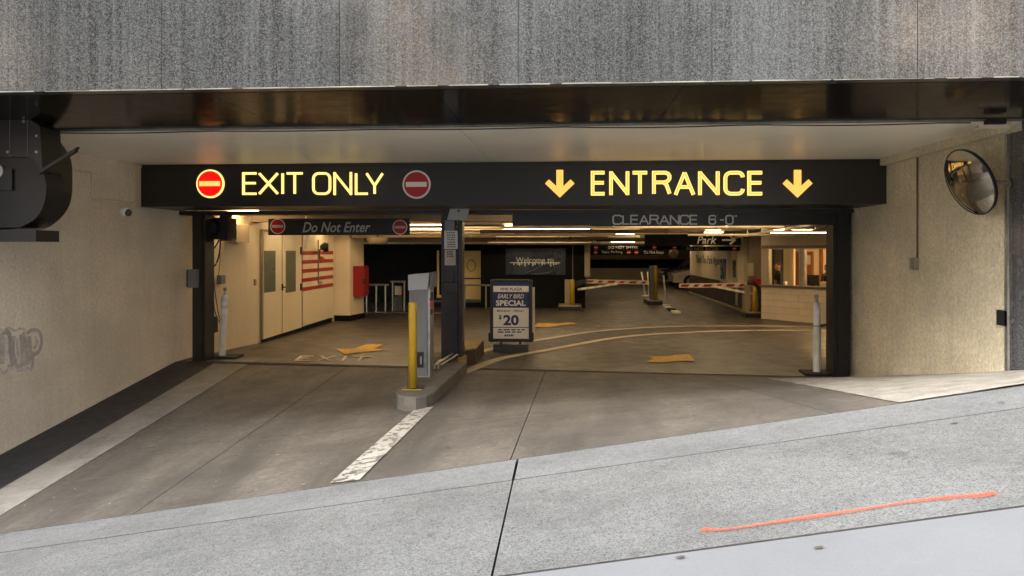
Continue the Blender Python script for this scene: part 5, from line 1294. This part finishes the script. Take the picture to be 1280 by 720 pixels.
# ------------------------------------------------------------------ people
def person(label, base, face, jacket, seated=False, h=1.68, ht=None):
    """one continuous skinned body; face = heading angle of the way the person looks"""
    t = thing('person', label, 'person', base, face)
    s = h/1.7
    V = {'pel': (0, 0, .92, .13), 'bel': (0, 0, 1.05, .135), 'che': (0, .01, 1.25, .155), 'shc': (0, 0, 1.40, .09), 'nek': (0, 0, 1.48, .055),
         'sL': (.17, 0, 1.38, .06), 'eL': (.23, .02, 1.12, .045), 'wL': (.20, .22, 1.02, .032), 'sR': (-.17, 0, 1.38, .06), 'eR': (-.23, .02, 1.12, .045), 'wR': (-.18, .24, 1.05, .032),
         'hL': (.09, 0, .86, .09), 'kL': (.10, .02, .48, .06), 'aL': (.10, 0, .08, .042), 'tL': (.11, .14, .04, .04), 'hR': (-.09, 0, .86, .09), 'kR': (-.10, .02, .48, .06), 'aR': (-.10, 0, .08, .042), 'tR': (-.11, .14, .04, .04)}
    E = [('pel', 'bel'), ('bel', 'che'), ('che', 'shc'), ('shc', 'nek'), ('shc', 'sL'), ('sL', 'eL'), ('eL', 'wL'), ('shc', 'sR'), ('sR', 'eR'), ('eR', 'wR'), ('pel', 'hL'), ('hL', 'kL'), ('kL', 'aL'), ('aL', 'tL'), ('pel', 'hR'), ('hR', 'kR'), ('kR', 'aR'), ('aR', 'tR')]
    me = bpy.data.meshes.new('body'); ks = list(V); me.from_pydata([(V[k][0]*s, V[k][1]*s, V[k][2]*s) for k in ks], [(ks.index(a), ks.index(b)) for a, b in E], [])
    o = bpy.data.objects.new('body', me); COL.objects.link(o); o.parent = t; me.materials.append(M[jacket])
    sk = o.modifiers.new('skin', 'SKIN'); ss = o.modifiers.new('sub', 'SUBSURF'); ss.levels = 1; ss.render_levels = 2
    for i, k in enumerate(ks): me.skin_vertices[0].data[i].radius = (V[k][3]*s, V[k][3]*s*.85); me.skin_vertices[0].data[i].use_root = (k == 'pel')
    # head with brow, nose, chin, ears
    bm = NB(); bmesh.ops.create_uvsphere(bm, u_segments=20, v_segments=16, radius=1)
    for v in bm.verts:
        x, y, z = v.co; w = 1-.22*max(0, -z); v.co = (x*.075*w, y*.095*w+(.012 if z < 0 and y > 0 else 0), z*.115)
        if y > .85 and -.35 < z < .12 and abs(x) < .3: v.co.y += .022*(1-abs(x)/.3)
        v.co += Vector((0, .015, 1.60)); v.co *= s
    for sx_ in (-1, 1): obx(bm, Vector((sx_*.077, 0, 1.59))*s, (.008, 0, 0), (0, .018, 0), (0, 0, .03))
    tube(bm, [Vector((0, 0, 1.46))*s, Vector((0, .008, 1.53))*s], .05*s, 12)
    put('head', bm, 'skin', t, smooth=True, local=True)
    bm = NB()
    for sx_ in (-1, 1):
        c_ = Vector((sx_*.03, .108, 1.605))*s; obx(bm, c_, (.011, 0, 0), (0, .004, 0), (0, 0, .006))
    obx(bm, Vector((0, .108, 1.545))*s, (.022, 0, 0), (0, .004, 0), (0, 0, .004)); put('eyes_and_mouth', bm, 'hair', t, local=True)
    bm = NB(); bmesh.ops.create_uvsphere(bm, u_segments=16, v_segments=10, radius=1)
    for v in bm.verts:
        x, y, z = v.co; v.co = Vector((x*.083, y*.10-.006, max(z, -.35 if y < .2 else .35)*.122+1.612))*s
    put('hair', bm, 'hair', t, smooth=True, local=True)
    for sd_, k in ((1, 'wL'), (-1, 'wR')):
        x, y, z, r_ = V[k]; bm = NB(); b_ = Vector((x, y, z))*s; tube(bm, [b_-Vector((0, .02, 0)), b_+Vector((0, .03, 0)), b_+Vector((0, .085, -.008))], [.024, .036, .034], 8)
        for f in range(4): c_ = b_+Vector((-.026+.017*f, .08, -.006)); tube(bm, [c_, c_+Vector((0, .035, -.008)), c_+Vector((0, .058-.006*abs(f-1.4), -.03))], [.009, .0085, .007], 6)
        c_ = b_+Vector((-sd_*.03, .03, 0)); tube(bm, [c_, c_+Vector((-sd_*.025, .025, -.01)), c_+Vector((-sd_*.03, .055, -.02))], [.011, .010, .008], 6); put('hand', bm, 'skin', t, local=True)
    return t
# first: dark silhouette in the left window ; second: facing left in the right window
q = bworld(blx(973, .8), .8, 0); hz = EYE-(327.5-HOR)/FPX*(q.length)
person('person in black seen as a dark silhouette in the left booth window', q, rzb+R(150), 'jacket2', h=hz*.985)
q = bworld(blx(1034.5, .95), .95, 0); hz = EYE-(328.5-HOR)/FPX*q.length
person('attendant in a dark plum jacket facing left in the right booth window', q, rzb+R(75), 'jacket', h=hz*.985)

# ------------------------------------------------------------------ interior ceiling, beams, pipes, lamps
ic_ = thing('interior_ceiling', 'cream ribbed garage ceiling with concrete beams', None, (0, 20, 2.45)); ic_['kind'] = 'structure'
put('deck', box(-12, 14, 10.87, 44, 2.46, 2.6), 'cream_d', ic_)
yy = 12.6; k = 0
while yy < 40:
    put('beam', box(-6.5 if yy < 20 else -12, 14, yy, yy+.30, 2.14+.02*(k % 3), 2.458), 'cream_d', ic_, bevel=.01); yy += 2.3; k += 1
put('downstand_beam', box(-12, at(737, 300, Y=21.5).x, 21.45, 21.85, 1.82, 2.46), 'pipe_d', ic_, bevel=.01)
put('downstand_beam', box(-6.4, -2.6, 19.1, 19.4, 1.86, 2.46), 'cream_d', ic_, bevel=.01)
# outer side walls closing the garage
tag(put('side_wall', box(13.8, 14.2, 10.87, 44, 0, 2.6), 'cream_d'), 'right outer wall of the garage hidden behind the booth', 'wall')
tag(put('side_wall', box(-12.3, -12, 17.5, 44, 0, 2.6), 'cream_d'), 'left outer wall of the garage hidden behind the dark area', 'wall')
tag(put('front_wall', box(4.21, 14, 10.6, 10.86, -.1, 2.6), 'cream_d'), 'front wall of the garage right of the doorway', 'wall')
tag(put('end_wall', box(-12, 14, 44, 44.3, 0, 2.6), 'darkwall'), 'end wall of the garage beyond the rear opening', 'wall')
pipes = [  # px0, px1, py at x=680, Y, r, mat
 (-200, 860, 272, 12.9, .030, 'pipe'), (-200, 560, 276.5, 14.0, .045, 'pipe'), (560, 980, 284.5, 14.3, .022, 'pipe'), (400, 900, 282.0, 15.2, .018, 'pipe_d'), (600, 880, 289.2, 15.9, .04, 'pipe_d'),
 (380, 860, 291.0, 17.2, .028, 'pipe'), (380, 745, 293.0, 18.0, .045, 'pipe'), (300, 760, 297.6, 18.4, .03, 'pipe_d'), (300, 800, 296.0, 19.0, .035, 'pipe'),
 (380, 740, 300.0, 20.2, .05, 'pipe_d'), (600, 740, 303.4, 20.9, .022, 'pipe'), (420, 610, 302.0, 20.6, .06, 'pipe'), (745, 960, 300, 23.5, .05, 'pipe_d'), (740, 900, 303, 29, .08, 'pipe'),
 (500, 900, 277.5, 13.2, .02, 'pipe'), (440, 800, 287.2, 16.6, .022, 'pipe'), (590, 790, 290.0, 17.8, .03, 'pipe'), (590, 770, 293.6, 19.6, .03, 'pipe'), (430, 620, 295.5, 17.6, .03, 'pipe'), (600, 720, 298.2, 20.0, .022, 'pipe'), (860, 1010, 294, 16.8, .025, 'pipe')]
PL = ['slim cream pipe under the ceiling just behind the lintel', 'thick cream pipe under the ceiling left of the column', 'slim cream pipe passing just below the clearance bar', 'thin brown pipe below the clearance bar, over the price board',
 'thick brown pipe starting right of the column', 'cream pipe crossing above the early bird board', 'thick cream pipe ending over the barrier gate by the dark wall', 'brown pipe crossing over the railings and the lit door', 'cream pipe reaching as far as the ramp opening', 'thick brown pipe against the beam over the dark wall',
 'thinnest cream pipe along the top of the welcome wall', 'thickest cream pipe over the lit yellow door', 'brown pipe over the ramp under the Park board', 'thick cream pipe deep over the ramp before the cars',
 'thin cream pipe high behind the clearance lettering', 'thin cream pipe between the column and the ramp opening', 'cream pipe starting just right of the column', 'cream pipe nearest the top of the welcome wall lamp', 'cream pipe low over the dark railings', 'short thin cream pipe right above the early bird board', 'cream pipe right of the Park board']
for i, (x0, x1, py, Y, r_, m) in enumerate(pipes):
    a, b = at(x0, py, Y=Y), at(x1, py, Y=Y); zc = at(680, py, Y=Y).z
    a.x = max(a.x, -6.0 if Y < 17.4 else -11)
    if Y < 17.4: a.x = max(a.x, -5.3)
    bm = NB(); n_ = max(2, int((b.x-a.x)/2.2)); tube(bm, [(a.x, Y, zc), (b.x, Y, zc)], r_, 10)
    o = tag(put('ceiling_pipe', bm, m, smooth=True), PL[i], 'pipe', 'pipes under the garage ceiling')
    bm = NB()
    for k in range(n_+1):
        x = a.x+(b.x-a.x)*(k+.5)/(n_+1); obx(bm, (x, Y, (zc+2.46)/2), (.008, 0, 0), (0, .008, 0), (0, 0, (2.46-zc)/2)); tube(bm, [(x-.03, Y, zc), (x+.03, Y, zc)], r_+.008, 10)
    put('hanger', bm, m, o)['kind'] = 'stuff'
# pipe running into the garage over the booth
for (p, q, r_, lb) in ((at(905, 299, Y=21), at(1040, 277, Y=13), .03, 'cream pipe running towards the doorway above the booth'), (at(930, 297, Y=20), at(1060, 283, Y=14), .02, 'thin brown pipe slanting above the booth windows')):
    bm = NB(); tube(bm, [p, q], r_, 8); tag(put('ceiling_pipe', bm, 'pipe' if r_ > .025 else 'pipe_d', smooth=True), lb, 'pipe', 'pipes under the garage ceiling')
lamps = [(965, 1033, 290.5, 15.6, 'tube', 'above the booth windows'), (880, 903, 290.2, 18.8, 'tube', 'just above the Park board'), (764, 795, 295, 22.4, 'tube', 'above the ramp in the middle, nearer one'), (764, 793, 302.2, 27.5, 'tube', 'above the ramp in the middle, farther one'),
 (628, 737, 285.5, 14.9, 'tube', 'over the price board, nearer long one'), (630, 735, 295.2, 19.4, 'tube', 'over the dark welcome wall'), (470, 560, 280.6, 13.5, 'tube', 'left of the column, nearest the doorway'), (450, 560, 285.6, 16.4, 'tube', 'left of the column, second row'),
 (610, 672, 300.6, 20.5, 'lampbox', 'unlit fitting low over the welcome wall'), (285, 320, 262, 12.0, 'tube2', 'beside the left wall near the door motor'), (900, 960, 296, 24, 'tube', 'over the painted dado wall'), (765, 860, 279, 13.2, 'tube', 'hidden high behind the clearance bar'),
 (300, 470, 268, 13.6, 'tube', 'added out of sight high over the exit lane near the striped door'), (380, 470, 283, 16.2, 'tube', 'added out of sight over the exit lane beside the pillar'), (860, 960, 279, 15.3, 'tube', 'added out of sight over the entrance lane before the booth'),  # this row and the next: unseen lamps added to brighten the dark interior
 (800, 860, 301, 30.5, 'tube', 'added out of sight above the parked cars'), (860, 900, 298, 26.5, 'tube', 'added out of sight, farther one over the painted dado wall'), (600, 735, 255, 11.6, 'tube', 'added out of sight close behind the lintel to light the price board')]  # last one is placed out of view to light the price board
for x0, x1, py, Y, m, lb in lamps:
    a, b = at(x0, py, Y=Y), at(x1, py, Y=Y); zc = min((a.z+b.z)/2, 2.36)
    t = thing('ceiling_lamp', 'strip light fitting '+lb, 'ceiling lamp', ((a.x+b.x)/2, Y, zc), 0, 'strip lights under the garage ceiling')
    put('housing', box(a.x-.03, b.x+.03, Y-.11, Y+.11, zc, zc+.05), 'lampbox', t, bevel=.004)
    put('diffuser', box(a.x, b.x, Y-.10, Y+.10, zc-.016, zc-.002), m, t, bevel=.005)
    put('added_uplight', box(a.x+.05, b.x-.05, Y-.05, Y+.05, zc+.051, zc+.056), 'added_uplight' if m != 'lampbox' else m, t)  # added glowing strip, hidden from below by the housing
    bm = NB()
    for k in (.2, .8): x = a.x+(b.x-a.x)*k; tube(bm, [(x, Y, zc+.055), (x, Y, 2.459)], .006, 5)
    put('hanger', bm, 'pipe_d', t)['kind'] = 'stuff'
# unseen long strips added between the beams to light their faces, one or two in each bay
BAYS = [(14.05, -4.6, -1.4), (14.05, 1.2, 4.6), (16.35, -4.4, -1.2), (16.35, .6, 4.2), (18.65, -3.2, .4), (18.65, 1.6, 5.0), (20.75, -2.4, 1.0), (25.5, 1.4, 4.2), (27.8, .8, 3.6), (36.5, .5, 5.0)]
for (yb2, xa2, xb2), lb in zip(BAYS, ('first bay over the exit lane', 'first bay over the entrance lane', 'second bay over the exit lane', 'second bay over the curved lines', 'third bay over the price board', 'third bay before the booth', 'fourth bay over the welcome wall', 'deep bay over the painted dado wall', 'deep bay over the ramp', 'last bay before the rear parapet')):
    t = thing('ceiling_lamp', 'added long strip light hidden between the beams in the '+lb, 'ceiling lamp', ((xa2+xb2)/2, yb2, 2.3), 0, 'strip lights under the garage ceiling')
    put('housing', box(xa2, xb2, yb2-.08, yb2+.08, 2.33, 2.457), 'lampbox', t); put('diffuser', box(xa2+.02, xb2-.02, yb2-.075, yb2+.075, 2.29, 2.328), 'bay', t, bevel=.006)
# round ceiling fitting near the dark area
c = at(472, 305, Y=17.5); bm = NB(); lathe(bm, (c.x, c.y, 0), [(.2, c.z), (.26, c.z+.10), (.26, c.z+.16)], 16); bm2 = NB()
o = tag(put('ceiling_dome', bm, 'cream_d', smooth=True), 'shallow dish shaped fitting under the ceiling before the dark railings', 'fitting'); tube(bm2, [(c.x, c.y, c.z+.15), (c.x, c.y, 2.45)], .02, 6); put('stem', bm2, 'pipe_d', o)

# ------------------------------------------------------------------ dome camera, mirror, graffiti
p = at(152, 265, X=-5.5)
dc = thing('dome_camera', 'small white dome security camera on the left stucco wall', 'security camera', p)
bm = NB(); tube(bm, [p, p+Vector((.07, 0, 0)), p+Vector((.09, 0, 0))], [.055, .055, .045], 20); put('body', bm, 'reflect', dc, smooth=True)
bm = NB(); bmesh.ops.create_uvsphere(bm, u_segments=16, v_segments=10, radius=.045)
for v in bm.verts: v.co += p+Vector((.09, -.01, -.01))
put('lens_dome', bm, 'bglass', dc, smooth=True)

mc = at(1211, 228, X=3.62); nrm = Vector((-.92, -.10, -.36)).normalized()
mu = nrm.cross(Vector((0, 0, 1))).normalized(); mv = mu.cross(nrm).normalized()
cm = thing('convex_mirror', 'round convex traffic mirror in a dark rim on the right wall', 'convex mirror', (3.88, mc.y, mc.z))
RM = .305; RS = .62
bm = NB(); rings = []; N1, N2 = 12, 48
hgt0 = math.sqrt(RS*RS-RM*RM)
ctr = bm.verts.new(mc+nrm*(RS-hgt0))
for i in range(1, N1+1):
    r_ = RM*i/N1; h_ = math.sqrt(RS*RS-r_*r_)-hgt0
    rings.append([bm.verts.new(mc+mu*math.cos(2*PI*k/N2)*r_+mv*math.sin(2*PI*k/N2)*r_+nrm*h_) for k in range(N2)])
for k in range(N2): bm.faces.new((ctr, rings[0][k], rings[0][(k+1) % N2]))
for i in range(N1-1):
    for k in range(N2): bm.faces.new((rings[i][k], rings[i+1][k], rings[i+1][(k+1) % N2], rings[i][(k+1) % N2]))
put('mirror_face', bm, 'mirror', cm, smooth=True)
bm = NB(); pts = [mc+mu*math.cos(2*PI*k/N2)*(RM+.004)+mv*math.sin(2*PI*k/N2)*(RM+.002)-nrm*.004 for k in range(N2)]; tube(bm, pts+[pts[0]], .008, 8, cap=False); put('rim', bm, 'black', cm, smooth=True)
bm = NB(); disc(bm, mc-nrm*.012, RM, mu, mv, -nrm*.02, 40); put('back_shell', bm, 'black', cm)
bm = NB(); wp = Vector((3.895, mc.y-.12, mc.z-.02)); tube(bm, [mc-nrm*.03, mc-nrm*.10, wp], .014, 8); disc(bm, wp, .04, (0, 1, 0), (0, 0, 1), (-.012, 0, 0), 16); put('bracket', bm, 'steel', cm)

gf = thing('graffiti_tag', 'faded grey bubble letter graffiti tag on the left stucco wall', 'graffiti', at(25, 462, X=-5.497))
def gpath(pts, w, m, dx=.003):
    P3 = catmull(pts, 6); bm = NB(); X = -5.5+dx; L_ = [at(x, y, X=X) for x, y in P3]
    ribbon(bm, [(q.y, q.z) for q in L_], w, (X, 0, 0), (0, 1, 0), (0, 0, 1), (.0008, 0, 0)); put('stroke', bm, m, gf)
gpath([(-8, 458), (-10, 435), (-6, 418), (-1, 420), (1, 438), (-1, 456)], .048, 'graff', .0020)
gpath([(3, 455), (4, 436), (3, 419), (8, 415), (12, 420), (13, 440), (15, 455), (10, 460)], .052, 'graff', .0026)
gpath([(17, 420), (16, 438), (20, 456), (26, 458), (28, 440), (26, 418)], .052, 'graff', .0032)
gpath([(30, 458), (33, 444), (31, 424), (29, 415)], .048, 'graff', .0038)
gpath([(33, 417), (40, 413), (48, 414), (52, 424), (50, 437), (43, 443), (38, 440)], .042, 'graff', .0044)
gpath([(38, 440), (41, 452), (38, 462), (33, 460)], .042, 'graff', .0050)
gpath([(36, 420), (37, 436), (35, 456)], .062, 'graff', .0056)
gpath([(7, 422), (9, 436), (8, 450)], .034, 'graff2', .0062)
gpath([(21, 422), (22, 438), (24, 450)], .036, 'graff2', .0066)
gpath([(44, 420), (46, 428), (43, 436)], .036, 'graff2', .0070)
gpath([(-2, 410), (4, 413), (11, 410), (18, 413), (26, 411), (33, 413)], .026, 'graff2', .0074)
gpath([(-2, 461), (5, 466), (12, 461), (20, 463), (30, 462), (38, 465)], .034, 'graff2', .0078)

# ------------------------------------------------------------------ buildings across the street (behind the camera; seen in the polished granite)
def tower(x0, x1, y0, y1, h, m, label, lit=.15, seed=1, z00=-3):
    t = thing('office_building', label, 'building', ((x0+x1)/2, y0, z00)); put('wall', box(x0, x1, y1, y0, z00, h), m, t)
    rnd = random.Random(seed); bw = NB(); bl_ = NB(); z = 2.5; nb_ = 0
    while z < h-2:
        x = x0+.8
        while x < x1-1.6:
            tgt = bl_ if rnd.random() < lit else bw; bx(tgt, x, x+1.3, y0-.05, y0+.03, z, z+1.9); x += 2.5
        z += 3.4
    o = put('window', bw, 'bglass', t); o['kind'] = 'stuff'
    if len(bl_.verts): o = put('lit_window', bl_, 'wlit', t); o['kind'] = 'stuff'
    else: bl_.free()
tower(-42, -16, -22, -34, 30, 'bldg', 'grey stone office building across the street, behind the camera to the left', .05, 1)
tower(-15, 9, -30, -40, 17, 'bldg', 'low grey building across the street, straight behind the camera', .05, 2)
tower(12, 22, -20, -32, 26, 'bldg2', 'pale stone tower across the street, behind the camera to the right', .35, 3)
tower(24, 46, -22, -34, 34, 'bldg', 'tall grey office building far right across the street, behind the camera', .1, 4)
